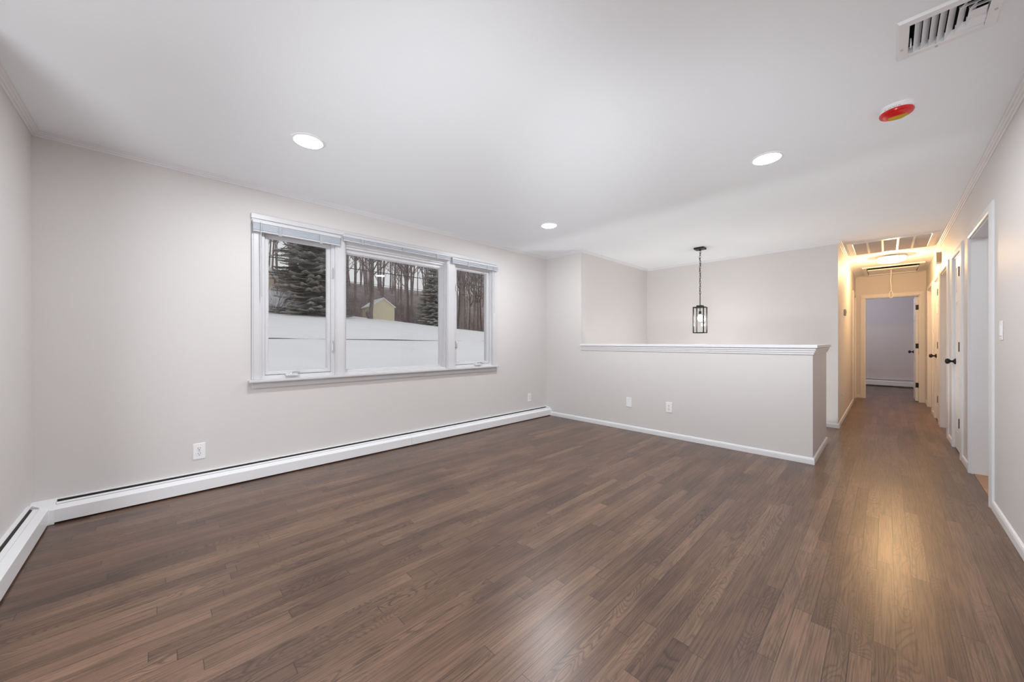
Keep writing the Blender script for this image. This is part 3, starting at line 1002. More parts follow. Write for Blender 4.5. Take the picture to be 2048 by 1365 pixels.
# ---- return grille
r = empty('return_grille', ((GX0 + GX1) / 2, (GY0 + GY1) / 2, ZC - 0.01))
tag(r, 'large grey five-panel return air grille on the hall ceiling', 'grille')
mb = MB()
mb.sweep([(GX0, GY0, ZC), (GX1, GY0, ZC), (GX1, GY1, ZC), (GX0, GY1, ZC)], [(0, 0), (0.006, -0.010), (0.060, -0.012), (0.064, -0.008), (0.064, 0.01)], (0, 0, 1), closed=True)
mb.build('frame', M['trim'], r)
ix0, ix1 = GX0 + 0.062, GX1 - 0.062
for i in range(1, 5):
    x = ix0 + (ix1 - ix0) * i / 5
    mb = MB(); mb.box(x - 0.010, x + 0.010, GY0 + 0.062, GY1 - 0.060, ZC - 0.010, ZC + 0.006)
    mb.build('divider', M['trim'], r)
mb = MB()
ny = 52
for i in range(ny):
    y = GY0 + 0.066 + (GY1 - GY0 - 0.13) * i / (ny - 1)
    mb.add([(ix0, y, ZC + 0.004), (ix1, y, ZC + 0.004), (ix1, y + 0.014, ZC - 0.006), (ix0, y + 0.014, ZC - 0.006),
            (ix0, y, ZC + 0.0052), (ix1, y, ZC + 0.0052), (ix1, y + 0.014, ZC - 0.0048), (ix0, y + 0.014, ZC - 0.0048)],
           [(0, 1, 2, 3), (7, 6, 5, 4), (0, 4, 5, 1), (3, 2, 6, 7), (0, 3, 7, 4), (1, 5, 6, 2)])
mb.build('louvre_panel', M['grille'], r)
mb = MB(); mb.box(ix0 - 0.03, ix1 + 0.03, GY0 + 0.03, GY1 - 0.02, ZC + 0.10, ZC + 0.11)
mb.build('filter', M['grille'], r)

# ---- attic hatch and pull cord
r = empty('attic_hatch', ((HX0 + HX1) / 2, (HY0 + HY1) / 2, ZC - 0.02))
tag(r, 'pull-down attic hatch panel in the hall ceiling, slightly dropped', 'hatch')
mb = MB()
mb.sweep([(HX0, HY0, ZC), (HX1, HY0, ZC), (HX1, HY1, ZC), (HX0, HY1, ZC)], [(0, 0), (0, -0.016), (0.055, -0.014), (0.055, 0.02)], (0, 0, 1), closed=True)
mb.build('frame', M['trim'], r)
mb = MB(); mb.add([(HX0 + 0.066, HY0 + 0.11, ZC - 0.046), (HX1 - 0.066, HY0 + 0.11, ZC - 0.046), (HX1 - 0.066, HY1 - 0.06, ZC + 0.0), (HX0 + 0.066, HY1 - 0.06, ZC + 0.0),
                   (HX0 + 0.066, HY0 + 0.11, ZC - 0.034), (HX1 - 0.066, HY0 + 0.11, ZC - 0.034), (HX1 - 0.066, HY1 - 0.06, ZC + 0.012), (HX0 + 0.066, HY1 - 0.06, ZC + 0.012)],
                  [(0, 1, 2, 3), (7, 6, 5, 4), (0, 4, 5, 1), (1, 5, 6, 2), (2, 6, 7, 3), (3, 7, 4, 0)])
mb.build('panel', M['trim'], r)
mb = MB(); mb.box(HX0, HX1, HY0, HY1, ZC + 0.10, ZC + 0.115)
mb.build('dark_hatch_cap', M['dark'], r)
cx_, cy_ = 0.048, 9.05
mb = MB(); mb.box(cx_ - 0.055, cx_ + 0.040, cy_ - 0.012 + 0.05, cy_ + 0.012 + 0.05, ZC - 0.034, ZC - 0.018)
mb.build('batten', M['wood'], r)
mb = MB()
zc0 = ZC - 0.034
pts = [(cx_ + 0.004 * math.sin(i * 0.9), cy_ + 0.004 * math.cos(i * 0.7) + 0.02, zc0 - 0.036 * i) for i in range(11)]
mb.tube(pts, [0.008 - 0.0003 * i for i in range(11)], 6)
e = Vector(pts[-1])
loop = [e + Vector((0.022 * math.sin(t) * (1 - 0.3 * math.cos(t)), 0, -0.062 + 0.062 * math.cos(t))) for t in [2 * PI * i / 16 for i in range(17)]]
mb.tube(loop, 0.0045, 6)
mb.build('pull_cord', M['cord'], r, smooth=60)

# ================================================================== DOORS
def casing(name, path, nrm, label):
    b = MB()
    b.sweep(path, [(0, 0), (0, 0.014), (0.010, 0.018), (0.052, 0.013), (0.062, 0.010), (0.065, 0.0)], nrm)
    return b
def east_casing(n, ya, yb, label):
    # seen from the hall (normal -x): path runs up the near jamb, over, and down
    b = casing('', [(XR, yb, 0), (XR, yb, DZ), (XR, ya, DZ), (XR, ya, 0)], (-1, 0, 0), label)
    # jamb lining
    b.box(XR - 0.002, XR + 0.117, ya - 0.001, ya + 0.012, 0, DZ)
    b.box(XR - 0.002, XR + 0.117, yb - 0.012, yb + 0.001, 0, DZ)
    b.box(XR - 0.002, XR + 0.117, ya, yb, DZ - 0.012, DZ + 0.001)
    return struct(b.build('trim_%d' % n, M['trim']), label, 'casing')
east_casing(6, A0, A1, 'white casing of the open doorway by the switch')
east_casing(7, D2a, D2b, 'white casing of the closet door with three black hinges')
east_casing(8, D3a, D3b, 'white casing between the two black-knob doors')
east_casing(9, D4a, D4b, 'white casing of the second black-knob door')
east_casing(10, D5a, D5b, 'white casing of the last door on the hall')

def panel_slab(mb, w, hgt, t, six=True):
    """door in local x (0..w), z (0..h), thickness in y (0..t)"""
    st = 0.085 if w < 0.7 else 0.105
    mid = 0.075 if w < 0.7 else 0.10
    mb.box(0, w, 0.005, t - 0.005, 0, hgt)
    rails = [(0, 0.18), (0.74, 0.86), (1.49, 1.59), (hgt - 0.105, hgt)] if six else [(0, hgt)]
    for ya, yb in ((0, 0.005), (t - 0.005, t)):
        if not six:
            mb.box(0, w, ya, yb, 0, hgt)
            continue
        for a, b in ((0, st), (w - st, w), (w / 2 - mid / 2, w / 2 + mid / 2)):
            mb.box(a, b, ya, yb, 0, hgt)
        for a, b in rails:
            mb.box(st, w / 2 - mid / 2, ya, yb, a, b)
            mb.box(w / 2 + mid / 2, w - st, ya, yb, a, b)
        for (a, b) in ((st, w / 2 - mid / 2), (w / 2 + mid / 2, w - st)):
            for (c0, c1) in ((rails[0][1], rails[1][0]), (rails[1][1], rails[2][0]), (rails[2][1], rails[3][0])):
                k = 0.022
                yy = (0.0015, 0.005) if ya == 0 else (t - 0.005, t - 0.0015)
                mb.box(a + k, b - k, yy[0], yy[1], c0 + k, c1 - k)

def knob(mbfun, parent, p, n, m=None):
    """round door knob standing on point p along n (world)"""
    p, n = Vector(p), Vector(n).normalized()
    rot = Vector((0, 0, 1)).rotation_difference(n).to_matrix()
    def lat(prof, nm, par):
        b = MB(); b.lathe(prof, 24)
        b.v = [tuple(p + rot @ Vector(v)) for v in b.v]
        return b.build(nm, M['black'], par, smooth=40)
    k = lat([(0.031, 0.0), (0.031, 0.004), (0.026, 0.010), (0.012, 0.018), (0.010, 0.030), (0.014, 0.036), (0.024, 0.042), (0.0285, 0.052), (0.0285, 0.058), (0.024, 0.067), (0.012, 0.072), (0.001, 0.073)], 'knob', parent)
    return k

def closed_door(n, ya, yb, xf, label, kn=None, hinges=(), six=True):
    r = empty('door_%d' % n, (xf, (ya + yb) / 2, 0.01))
    struct(r, label, 'door')
    w = yb - ya - 0.028
    b = MB(); panel_slab(b, w, DZ - 0.024, 0.035, six)
    # local x -> world y, local y -> world +x
    b.v = [(xf + v[1], ya + 0.014 + v[0], 0.010 + v[2]) for v in b.v]
    b.build('door_slab', M['door'], r, bevel=0.0015)
    if kn:
        knob(None, r, (xf, kn, 0.897), (-1, 0, 0))
    for z in hinges:
        b = MB(); b.lathe([(0.008, z - 0.045), (0.008, z + 0.045)], 12, 'z', (XR - 0.015, ya + 0.014, 0)); b.box(XR - 0.015, xf + 0.002, ya + 0.013, ya + 0.016, z - 0.045, z + 0.045)
        b.build('hinge', M['black'], r)
    return r
closed_door(2, D2a, D2b, XR + 0.004, 'white six-panel closet door with black knob, first along the hall', 5.885, (0.33, 1.05, 1.76))
closed_door(3, D3a, D3b, XR + 0.080, 'white door set back between the two black-knob doors', None, (), False)
closed_door(4, D4a, D4b, XR + 0.004, 'white door with black knob, second along the hall', 7.955, (0.33, 1.05, 1.76))
closed_door(5, D5a, D5b, XR + 0.080, 'white recessed door, last before the hall end', None, (), False)

# open flush door in the side room (hinged on the far jamb)
r = empty('door_1', (XR + 0.115, A1 - 0.03, 0.03))
struct(r, 'white flush door standing open inside the side room', 'door')
mb = MB(); mb.box(XR + 0.117, XR + 0.117 + 0.80, A1 - 0.048, A1 - 0.013, 0.018, DZ - 0.016)
mb.build('door_slab', M['door'], r, bevel=0.002)
knob(None, r, (XR + 0.85, A1 - 0.048, 0.90), (0, -1, 0))

# hall-left door
mb = MB()
mb.sweep([(XE, L5a, 0), (XE, L5a, DZ), (XE, L5b, DZ), (XE, L5b, 0)], [(0, 0), (0, 0.014), (0.010, 0.018), (0.052, 0.013), (0.065, 0.010), (0.065, 0.0)], (1, 0, 0))
struct(mb.build('trim_11', M['trim']), 'white casing at the far end of the thermostat wall', 'casing')
r = empty('door_6', (XE - 0.08, (L5a + L5b) / 2, 0.01))
struct(r, 'door on the thermostat side of the hall end', 'door')
mb = MB(); mb.box(XE - 0.10, XE - 0.065, L5a + 0.005, L5b - 0.005, 0.01, DZ - 0.005)
mb.build('door_slab', M['door'], r)

# end doorway casing + bedroom door
mb = MB()
EZ = 1.945
mb.sweep([(EX1, YE, 0), (EX1, YE, EZ), (EX0, YE, EZ), (EX0, YE, 0)], [(0, 0), (0, 0.014), (-0.010, 0.018), (-0.052, 0.013), (-0.064, 0.010), (-0.064, 0.0)], (0, -1, 0))
mb.box(EX0 - 0.001, EX0 + 0.010, YE - 0.002, YE + 0.122, 0, EZ)
mb.box(EX1 - 0.010, EX1 + 0.001, YE - 0.002, YE + 0.122, 0, EZ)
mb.box(EX0, EX1, YE - 0.002, YE + 0.122, EZ - 0.010, EZ + 0.001)
struct(mb.build('trim_12', M['trim']), 'white casing around the bedroom doorway', 'casing')
r = empty('door_7', (EX1, YE + 0.13, 0.01))
struct(r, 'white bedroom door standing open at the hall end', 'door')
ang = math.radians(93)
b = MB(); panel_slab(b, 0.69, EZ - 0.02, 0.035)
cA, sA = math.cos(ang), math.sin(ang)
hx_, hy_ = EX1 - 0.012, YE + 0.124
b.v = [(hx_ + v[0] * math.cos(PI / 2) - v[1] * 1.0, hy_ + v[0] * math.sin(PI / 2), 0.010 + v[2]) for v in b.v]
b.build('door_slab', M['door'], r)
knob(None, r, (EX1 - 0.012 - 0.035, YE + 0.124 + 0.63, 0.90), (-1, 0, 0))
for z in (0.30, 1.02, 1.73):
    b = MB(); b.box(EX1 - 0.0125, EX1 - 0.0095, YE + 0.070, YE + 0.122, z - 0.045, z + 0.045)
    b.box(EX1 - 0.046, EX1 - 0.012, YE + 0.1215, YE + 0.1240, z - 0.045, z + 0.045)
    b.lathe([(0.006, z - 0.045), (0.006, z + 0.045)], 10, 'z', (EX1 - 0.014, YE + 0.120, 0))
    b.build('hinge', M['black'], r)
b = MB(); b.box(EX1 - 0.0118, EX1 - 0.0095, YE + 0.03, YE + 0.06, 0.875, 0.935)
b.build('strike_plate', M['black'], r)

# ---- thermostat and door chime
r = empty('thermostat', (XE, 7.10, 1.50))
tag(r, 'small grey thermostat on the lit hall wall', 'thermostat')
mb = MB(); mb.box(XE, XE + 0.022, 7.04, 7.16, 1.475, 1.565)
mb.build('case', M['stat'], r, bevel=0.006)
mb = MB(); mb.box(XE + 0.0215, XE + 0.0235, 7.065, 7.135, 1.50, 1.55)
mb.build('screen', M['slot'], r)
r = empty('door_chime', (XR, 7.31, 2.10))
tag(r, 'beige door chime box high on the hall wall', 'door chime')
mb = MB(); mb.box(XR - 0.044, XR, 7.24, 7.40, 2.135, 2.262)
mb.build('cover', M['beige'], r, bevel=0.004)
mb = MB(); mb.box(XR - 0.040, XR, 7.246, 7.394, 2.125, 2.136)
mb.build('chime_base', M['plate'], r)

# ---- unseen lights on stands behind the viewpoint, added to lift ceiling and walls
for gx_, gy_, gz_, pw_, lab_ in ((0.24, -1.40, 0.60, P_FILL, 'added fill light on a short stand behind the viewpoint, by the wall of doors'),
                                 (-1.10, -1.10, 0.60, P_FILL2, 'added fill light on a short stand in the middle of the dining area')):
    r = empty('fill_lamp', (gx_, gy_, 0))
    tag(r, lab_, 'lamp', 'added fill lights behind the viewpoint')
    mb = MB(); mb.lathe([(0.13, 0.0), (0.13, 0.012), (0.02, 0.022)], 32, 'z', (gx_, gy_, 0))
    mb.build('stand_base', M['black'], r, smooth=40)
    mb = MB(); mb.lathe([(0.008, 0.02), (0.008, gz_ - 0.28), (0.03, gz_ - 0.27), (0.03, gz_ - 0.255)], 12, 'z', (gx_, gy_, 0))
    mb.build('stem', M['black'], r, smooth=40)
    lamp('fill_glow', 'POINT', (0, 0, gz_), pw_, (0.91, 0.95, 1.0), r, 0.25)
# ---- two unseen fill spots behind the viewpoint, added to brighten the ceiling
for sx_, sy_, aim, pw_, lab_ in ((0.28, -0.36, (-2.6, 1.9, ZC), P_FILL_SPOT1, 'added fill spot behind the viewpoint tipped at the ceiling over the windows'),
                                 (-0.22, -0.46, (-1.4, 4.1, ZC), P_FILL_SPOT2, 'added fill spot behind the viewpoint tipped at the ceiling before the stairs')):
    r = empty('fill_spot', (sx_, sy_, 0))
    tag(r, lab_, 'lamp', 'added fill spots behind the viewpoint')
    d_ = (Vector(aim) - Vector((sx_, sy_, 0.26))).normalized()
    q_ = Vector((0, 0, 1)).rotation_difference(d_).to_matrix()
    mb = MB(); mb.lathe([(0.10, 0.0), (0.10, 0.012), (0.012, 0.020), (0.010, 0.20), (0.002, 0.201)], 24, 'z', (sx_, sy_, 0))
    mb.build('stand', M['black'], r, smooth=40)
    mb = MB(); mb.lathe([(0.03, -0.09), (0.055, -0.08), (0.06, -0.01), (0.056, -0.01), (0.050, -0.07), (0.004, -0.072)], 24)
    mb.v = [tuple(Vector((sx_, sy_, 0.26)) + q_ @ Vector(v)) for v in mb.v]
    mb.build('lamp_head', M['black'], r, smooth=40)
    sp_ = lamp('fill_spot_glow', 'SPOT', (0, 0, 0.26), pw_, (0.92, 0.96, 1.0), r, 0.22)
    sp_.data.spot_size = math.radians(52)
    sp_.data.spot_blend = 1.0
    sp_.rotation_euler = d_.to_track_quat('-Z', 'Y').to_euler()
# ---- added fill light low in the stairwell, hidden behind the half wall
ex_, ey_, ez_ = -1.75, 5.20, -0.30
r = empty('stairwell_fill', (ex_, ey_, -1.5))
tag(r, 'added fill light at the entry landing below the half wall, out of view', 'lamp')
mb = MB(); mb.lathe([(0.13, -1.5), (0.13, -1.488), (0.02, -1.478)], 32, 'z', (ex_, ey_, 0))
mb.build('stand_base', M['black'], r, smooth=40)
mb = MB(); mb.lathe([(0.010, -1.48), (0.010, ez_ - 0.20), (0.03, ez_ - 0.19), (0.03, ez_ - 0.175)], 12, 'z', (ex_, ey_, 0))
mb.build('stem', M['black'], r, smooth=40)
lamp('stairwell_fill_glow', 'POINT', (0, 0, ez_ + 1.5), P_STAIR_FILL, (0.97, 0.99, 1.0), r, 0.14)
# unseen light added to brighten the bedroom
r = empty('bedroom_fill', (-0.6, 11.3, ZC - 0.03))
tag(r, 'added fill light in the bedroom, out of view', 'ceiling light')
mb = MB(); mb.lathe([(0.12, 0.0), (0.12, -0.02), (0.002, -0.022)], 24, 'z', (-0.6, 11.3, ZC))
mb.build('pan', M['nickel'], r)
lamp('bedroom_fill_glow', 'POINT', (0, 0, -0.2), 22.0, (0.92, 0.93, 1.0), r, 0.12)
# unseen light added to brighten the side room and its door
r = empty('side_room_fill', (1.4, 4.0, ZC - 0.03))
tag(r, 'added fill light in the side room, out of view', 'ceiling light')
mb = MB(); mb.lathe([(0.12, 0.0), (0.12, -0.02), (0.002, -0.022)], 24, 'z', (1.4, 4.0, ZC))
mb.build('pan', M['nickel'], r)
lamp('side_room_fill_glow', 'POINT', (0, 0, -0.15), P_SIDE_FILL, (0.95, 0.97, 1.0), r, 0.10)

# ================================================================== OUTSIDE
def interp(t, tab):
    if t <= tab[0][0]:
        return tab[0][1]
    for (a, va), (b, vb) in zip(tab[:-1], tab[1:]):
        if t <= b:
            return va + (vb - va) * (t - a) / (b - a)
    return tab[-1][1]
CREST = [(-40, 4.3), (0, 3.95), (9.3, 4.02), (14, 3.90), (19.6, 3.52), (25, 3.02), (30.7, 2.42), (38, 1.9), (60, 1.4)]
def zt(x, y):
    d = -x
    zr = 1.20 - 0.010 * (y - 3.5)
    if d < 15:
        return interp(d, [(3.7, -0.55), (8, 0.15), (12, zr - 0.28), (15, zr)])
    zc = interp(y, CREST)
    if d <= 40:
        t = (d - 15) / 25
        return zr + 0.02 + (zc - zr) * (0.85 * t + 0.15 * t * t)
    return zc + interp(d - 40, [(0, 0), (3, 0.1), (12, 2.2), (40, 11.0), (90, 20)])
def terrain(name, x0, x1, y0, y1, nx, ny, m, rough=0.0):
    vs, fs = [], []
    for i in range(nx + 1):
        for j in range(ny + 1):
            x = x0 + (x1 - x0) * i / nx
            y = y0 + (y1 - y0) * j / ny
            z = zt(x, y) + rough * mnoise.noise(Vector((x * 0.5, y * 0.5, 0)))
            vs.append((x, y, z))
    for i in range(nx):
        for j in range(ny):
            a = i * (ny + 1) + j
            fs.append((a, a + 1, a + ny + 2, a + ny + 1))
    b = MB(); b.add(vs, fs)
    o = b.build(name, m)
    for p in o.data.polygons:
        p.use_smooth = True
    return o
struct(terrain('ground', -3.76, -41.0, -20, 70, 75, 60, M['snow'], 0.03), 'snow covered lawn sloping up from the house', 'snow')
struct(terrain('ground_woods', -40.6, -130.0, -50, 150, 60, 60, M['woods'], 0.15), 'brown wooded hillside dusted with snow', 'hillside')

# kerb line across the snow
mb = MB()
ky = [(-15.0 + 0.05 * math.sin(y * 0.9), y) for y in [(-12 + i * 0.6) for i in range(70)]]
vs = []
for x, y in ky:
    z = zt(-14.99, y)
    wv = 0.012 + 0.045 * max(0, mnoise.noise(Vector((y * 0.6, 1.7, 0))) + 0.35)
    vs += [(x + 0.10, y, z - 0.05), (x + 0.10, y, z + wv), (x - 0.06, y, z + wv), (x - 0.06, y, z - 0.05)]
fs = []
for i in range(len(ky) - 1):
    for q in range(4):
        fs.append((i * 4 + q, i * 4 + (q + 1) % 4, (i + 1) * 4 + (q + 1) % 4, (i + 1) * 4 + q))
mb.add(vs, fs)
tag(mb.build('road_kerb', M['kerb']), 'thin dark kerb line cutting across the snow outside', 'kerb')

# overhead cables
for zc_, nm, sg in ((4.10, 'upper of two overhead cables crossing the view outside', 0.12), (3.42, 'lower thinner overhead cable crossing the view outside', 0.05)):
    mb = MB()
    mb.tube([(-15.2, -14 + i * 2.4, zc_ + 0.25 - sg * 8 * (1 - ((i - 10) / 10.0) ** 2) * 0.25 - 0.004 * i) for i in range(21)], 0.017 if zc_ > 4 else 0.008, 5)
    tag(mb.build('overhead_cable', M['slot']), nm, 'cable', 'overhead cables')

def at_px(px, d):
    """world x,y on the bearing of photo column px at distance d along -x"""
    th = 0.802
    t = (px - 1024) / 725.33
    dx = -math.sin(th) + t * math.cos(th)
    dy = math.cos(th) + t * math.sin(th)
    k = d / -dx
    return (-d, dy * k)

# ---- shed
sxp, syp = at_px(788.9, 39.0)
r = empty('garden_shed', (sxp, syp, zt(sxp, syp)))
tag(r, 'small cream shed with a snowy gable roof at the wood edge', 'shed')
r.rotation_euler = (0, 0, math.radians(-5))
sw_, sd_, sh_, sa_ = 2.55, 3.3, 1.55, 2.45       # gable width, depth, eave, apex
r['label'] = r['label']
# local: gable wall in the y direction facing +x; right corner at origin, extends -y; depth along -x
z0_ = -0.25
gab = [(0, z0_), (0, sh_), (-sw_ / 2, sa_), (-sw_, sh_), (-sw_, z0_)]
mb = MB()
vs = [(0, a, b) for a, b in gab] + [(-sd_, a, b) for a, b in gab]
mb.add(vs, [(0, 1, 2, 3, 4), (9, 8, 7, 6, 5)] + [(i, 5 + i, 5 + (i + 1) % 5, (i + 1) % 5) for i in range(5)])
mb.build('walls', M['shed'], r, world=False)
mb = MB()
ov = 0.14
for s in (0, 1):
    e_ = (0.10, sh_ - 0.08) if s == 0 else (-sw_ - 0.10, sh_ - 0.08)
    a_ = (-sw_ / 2, sa_ + 0.02)
    vs = []
    for x in (ov, -sd_ - ov):
        vs += [(x, e_[0], e_[1]), (x, a_[0], a_[1]), (x, a_[0], a_[1] + 0.10), (x, e_[0], e_[1] + 0.10)]
    mb.add(vs, [(0, 1, 2, 3), (7, 6, 5, 4), (0, 4, 5, 1), (1, 5, 6, 2), (2, 6, 7, 3), (3, 7, 4, 0)])
mb.build('snowy_roof', M['snow'], r, world=False)
mb = MB(); mb.box(-0.9, -0.6, -sw_ - 0.012, -sw_ + 0.01, 0.55, 1.15)
mb.build('slit_window', M['bark2'], r, world=False)

# ---- house at the edge of the near casement
hx0, hy0 = at_px(548.0, 38.0)
r = empty('neighbour_house', (hx0, hy0, zt(hx0, hy0)))
tag(r, 'tan house corner with a snowy roof, cut off by the near casement edge', 'house')
mb = MB()
gab = [(0, -0.3), (0, 3.0), (-2.6, 6.6), (-5.2, 3.0), (-5.2, -0.3)]
vs = [(0, a, b) for a, b in gab] + [(-6, a, b) for a, b in gab]
mb.add(vs, [(0, 1, 2, 3, 4), (9, 8, 7, 6, 5)] + [(i, 5 + i, 5 + (i + 1) % 5, (i + 1) % 5) for i in range(5)])
mb.build('walls', M['house'], r, world=False)
mb = MB()
for s in (0, 1):
    e_ = (0.30, 2.7) if s == 0 else (-5.5, 2.7)
    a_ = (-2.6, 6.7)
    vs = []
    for x in (0.35, -6.3):
        vs += [(x, e_[0], e_[1]), (x, a_[0], a_[1]), (x, a_[0], a_[1] + 0.30), (x, e_[0], e_[1] + 0.30)]
    mb.add(vs, [(0, 1, 2, 3), (7, 6, 5, 4), (0, 4, 5, 1), (1, 5, 6, 2), (2, 6, 7, 3), (3, 7, 4, 0)])
mb.build('snowy_roof', M['snow'], r, world=False)
mb = MB(); mb.box(0.02, 0.5, -0.15, 0.45, -0.1, 0.42)
mb.build('air_unit', M['bark2'], r, world=False)

# ---- trees
def bare_mesh(seed, H=17.0, r0=0.19, levels=3, crook=False):
    rnd = random.Random(seed)
    b = MB()
    def limb(p, d, ln_, rad, lev):
        n = 6 if lev == 0 else (4 if lev == 1 else 3)
        pts, rs = [p.copy()], [rad]
        q, dd = p.copy(), d.copy()
        for i in range(n):
            dd = (dd + Vector((rnd.uniform(-1, 1), rnd.uniform(-1, 1), rnd.uniform(-0.3, 0.6))) * (0.06 if lev == 0 else 0.16)).normalized()
            q = q + dd * (ln_ / n)
            pts.append(q.copy())
            rs.append(max(0.012, rad * (1 - 0.80 * (i + 1) / n)))
        b.tube(pts, rs, 6 if lev == 0 else (4 if lev == 1 else 3), cap=False)
        if lev < levels - 1:
            k = rnd.randint(17, 22) if lev == 0 else rnd.randint(7, 11)
            for i in range(k):
                t = rnd.uniform(0.28 if lev == 0 else 0.2, 1.0)
                j = min(n - 1, int(t * n))
                f = t * n - j
                base_ = pts[j].lerp(pts[j + 1], f)
                az = rnd.uniform(0, 2 * PI)
                out = Vector((math.cos(az), math.sin(az), 0))
                nd = (dd * 0.6 + out * rnd.uniform(0.5, 1.0) + Vector((0, 0, rnd.uniform(0.1, 0.7)))).normalized()
                limb(base_, nd, ln_ * rnd.uniform(0.25, 0.45) * (1.15 - 0.55 * t), rs[j] * 0.5, lev + 1)
    limb(Vector((0, 0, -0.3)), Vector((rnd.uniform(-.04, .04), rnd.uniform(-.04, .04), 1)).normalized(), H, r0, 0)
    return b
def tree_obj(b, m, name='bare_tree'):
    o = b.build(name, m)
    # origin at the trunk foot
    off = Vector(o.location)
    for v in o.data.vertices:
        v.co += off
    return o
protos = [tree_obj(bare_mesh(11 + i, H=15 + 1.5 * i, r0=0.105 + 0.02 * i), M['bark']) for i in range(5)]
rnd = random.Random(3)
spots = []
tries = 0
while len(spots) < 150 and tries < 5000:
    tries += 1
    d = 41.5 + 50 * rnd.random() ** 1.3
    px = rnd.uniform(505, 1000)
    x, y = at_px(px, d)
    if d < 50 and (px < 572 or 705 < px < 800):
        continue
    if any((x - a) ** 2 + (y - c) ** 2 < 1.2 for a, c in spots):
        continue
    spots.append((x, y))
for i, (x, y) in enumerate(spots):
    o = protos[i] if i < 5 else protos[i % 5].copy()
    if i >= 5:
        COL.objects.link(o)
    s = rnd.uniform(0.75, 1.2)
    o.location = (x, y, zt(x, y))
    o.scale = (s, s, s)
    o.rotation_euler = (0, 0, rnd.uniform(0, 6.28))
    tag(o, 'bare leafless tree in the brown woods outside the window', 'tree', 'bare trees in the woods')

# trunk with a crook in front of the shed
b = MB()
x, y = at_px(740.0, 37.6)
z = zt(x, y)
th_ = Vector((-0.45, 0.9, 0)).normalized()
def tp(a, hgt):
    return (x + th_.x * a, y + th_.y * a, z + hgt)
b.tube([tp(0.05, -0.2), tp(0.08, 0.4), tp(0.16, 1.0), tp(0.30, 1.8), tp(0.36, 2.8), tp(0.33, 4.5), tp(0.40, 7.5), tp(0.55, 11), tp(0.5, 16)], [0.30, 0.26, 0.22, 0.20, 0.19, 0.18, 0.16, 0.12, 0.03], 8)
b.tube([tp(0.0, 0.0), tp(-0.30, 0.35), tp(-0.42, 0.62), tp(-0.30, 0.72), tp(-0.05, 0.66)], [0.20, 0.20, 0.17, 0.13, 0.08], 8)
rr = random.Random(5)
for i in range(16):
    hgt = rr.uniform(4.5, 14)
    az = rr.uniform(0, 6.28)
    L_ = rr.uniform(1.5, 4.0)
    p0 = Vector(tp(0.4, hgt))
    p1 = p0 + Vector((math.cos(az) * L_ * .5, math.sin(az) * L_ * .5, L_ * .25))
    p2 = p1 + Vector((math.cos(az + .4) * L_ * .5, math.sin(az + .4) * L_ * .5, L_ * .4))
    b.tube([p0, p1, p2], [0.07, 0.05, 0.015], 5)
    for k in range(4):
        a2 = az + rr.uniform(-1.2, 1.2)
        q0 = p0.lerp(p2, rr.uniform(.3, 1))
        b.tube([q0, q0 + Vector((math.cos(a2), math.sin(a2), .7)) * L_ * .4], [0.03, 0.01], 4)
tag(b.build('bare_tree', M['bark2']), 'bare tree with a crooked burl at its foot, before the cream shed', 'tree')

# dark trunk in the far casement
x, y = at_px(924.0, 33.0)
b = bare_mesh(77, H=15, r0=0.20)
o = tree_obj(b, M['bark2'])
o.location = (x, y, zt(x, y))
o.rotation_euler = (0, 0, 1.0)
tag(o, 'dark bare tree standing alone in the casement beside the room corner', 'tree')
for px, d, lab, sd in ((817, 42, 'slim dark bare tree beside the cream shed, on its wooded side', 81), (950, 36, 'bare tree in the corner-side casement, nearest its outer edge', 90)):
    x, y = at_px(px, d)
    o = tree_obj(bare_mesh(sd, H=16, r0=0.15), M['bark2'])
    o.location = (x, y, zt(x, y))
    tag(o, lab, 'tree')

drk = tree_obj(bare_mesh(95, H=15, r0=0.16), M['bark2'])
for k_, (px, d) in enumerate(((938, 43), (947, 47), (957, 42), (964, 46), (972, 44), (916, 45))):
    x, y = at_px(px, d)
    o = drk if k_ == 0 else drk.copy()
    if k_:
        COL.objects.link(o)
    o.location = (x, y, zt(x, y))
    o.rotation_euler = (0, 0, 1.3 * k_)
    s_ = 0.85 + 0.06 * k_
    o.scale = (s_, s_, s_)
    tag(o, 'dark bare trunk in the cluster seen through the corner-side casement', 'tree', 'dark trunks in the corner-side casement')

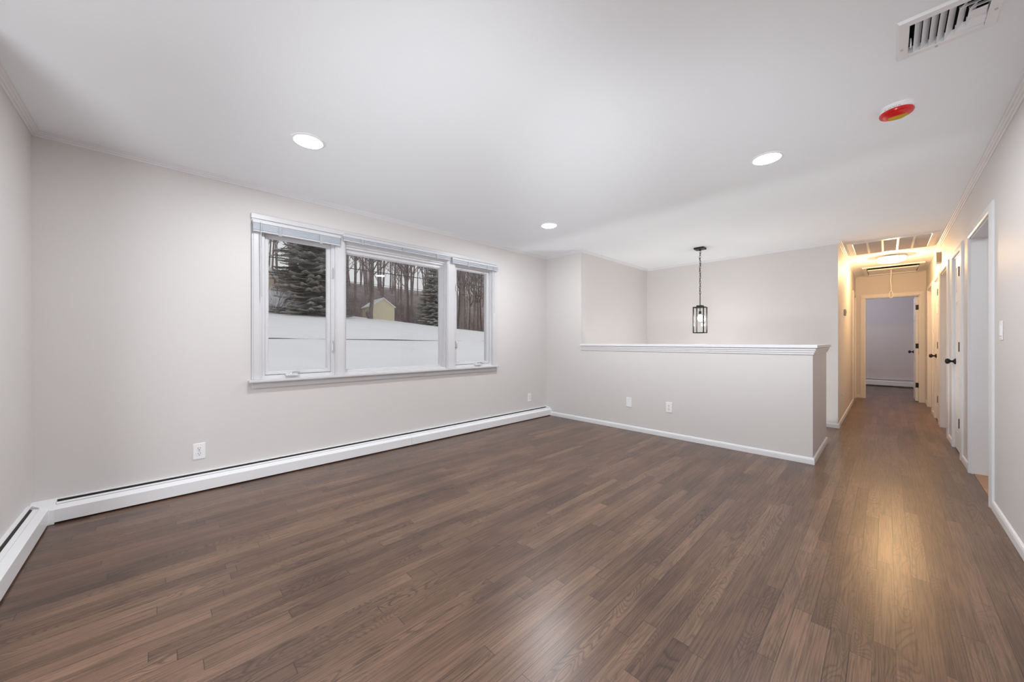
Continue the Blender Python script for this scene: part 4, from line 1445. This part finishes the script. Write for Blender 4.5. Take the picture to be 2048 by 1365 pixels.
def conifer(px, d, H, R, m, label, seed, tiers=34):
    rnd = random.Random(seed)
    x, y = at_px(px, d)
    z = zt(x, y)
    r = empty('spruce_tree', (x, y, z))
    tag(r, label, 'tree', None)
    b = MB(); b.tube([(0, 0, -0.3), (0, 0, H * 0.5), (0, 0, H)], [0.28, 0.16, 0.02], 8)
    b.build('trunk', M['bark2'], r, world=False)
    b = MB()
    for t in range(tiers):
        f = t / (tiers - 1)
        hgt = 0.35 + (H - 0.5) * f
        rad = R * (1 - f) ** 0.85 + 0.15
        nb = int(9 + 9 * (1 - f))
        for k in range(nb):
            az = rnd.uniform(0, 2 * PI)
            L_ = rad * rnd.uniform(0.75, 1.08)
            dirv = Vector((math.cos(az), math.sin(az), 0))
            p0 = Vector((0, 0, hgt + rnd.uniform(-0.4, 0.4)))
            tip = p0 + dirv * L_ + Vector((0, 0, -0.18 * L_ + 0.15))
            nt_ = max(5, int(L_ * 8))
            side = Vector((-dirv.y, dirv.x, 0))
            for q in range(nt_):
                u = (q + 0.7) / nt_
                c_ = p0.lerp(tip, u) + Vector((0, 0, -0.25 * L_ * u * (1 - u)))
                wl = (0.22 + 0.42 * (1 - u)) * rnd.uniform(0.6, 1.2) * min(1.0, 0.45 + L_ * 0.25)
                for s in (-1, 1):
                    e_ = c_ + side * s * wl + dirv * wl * 0.55 + Vector((0, 0, rnd.uniform(-0.28, -0.04) * wl))
                    th2 = 0.04
                    w_ = dirv * 0.055
                    b.add([c_ - w_, c_ + w_ + Vector((0, 0, 0)), c_ + Vector((0, 0, th2 * 2)), e_], [(0, 1, 2), (0, 3, 1), (1, 3, 2), (2, 3, 0)])
    b.build('foliage', m, r, world=False)
    return r
conifer(622, 36.0, 21.0, 3.5, M['needle'], 'big dense dark spruce filling the near casement view', 21, 62)
conifer(868, 38.0, 9.0, 2.3, M['needle2'], 'paler shorter spruce at the edge of the picture window', 22, 34)

# brush at the wood edge: a thicket nobody could count
b = MB()
rnd = random.Random(9)
for i in range(5200):
    px = rnd.uniform(520, 985)
    d = 40.6 + 20 * rnd.random() ** 1.6
    if (d < 43 and 715 < px < 795) or (d < 50 and px < 572):
        continue
    x, y = at_px(px, d)
    z = zt(x, y)
    hgt = rnd.uniform(0.5, 2.4) * (1.0 if d > 43 else 0.7)
    a = Vector((rnd.uniform(-.5, .5), rnd.uniform(-.5, .5), 1)).normalized()
    p0 = Vector((x, y, z - 0.05))
    p1 = p0 + a * hgt
    w_ = 0.018
    b.add([p0 + Vector((w_, 0, 0)), p0 + Vector((-w_, w_, 0)), p0 + Vector((-w_, -w_, 0)), p1], [(0, 1, 3), (1, 2, 3), (2, 0, 3)])
tag(b.build('brush_thicket', M['twig']), 'tangled reddish brown brush at the foot of the woods', 'brush', None, 'stuff')

# snowy shrub beside the tan house
x, y = at_px(553, 37.0)
b = MB()
rnd = random.Random(15)
for i in range(420):
    az = rnd.uniform(0, 2 * PI); el = rnd.uniform(0.25, 1.45)
    L_ = rnd.uniform(0.8, 2.4)
    dv = Vector((math.cos(az) * math.cos(el), math.sin(az) * math.cos(el), math.sin(el)))
    p0 = Vector((x, y, zt(x, y))) + dv * 0.2
    b.tube([p0, p0 + dv * L_ * 0.6, p0 + dv * L_ + Vector((0, 0, -0.15))], [0.03, 0.05, 0.02], 4)
tag(b.build('snowy_shrub', M['snow']), 'snow laden shrub between the tan house and the big spruce', 'shrub')
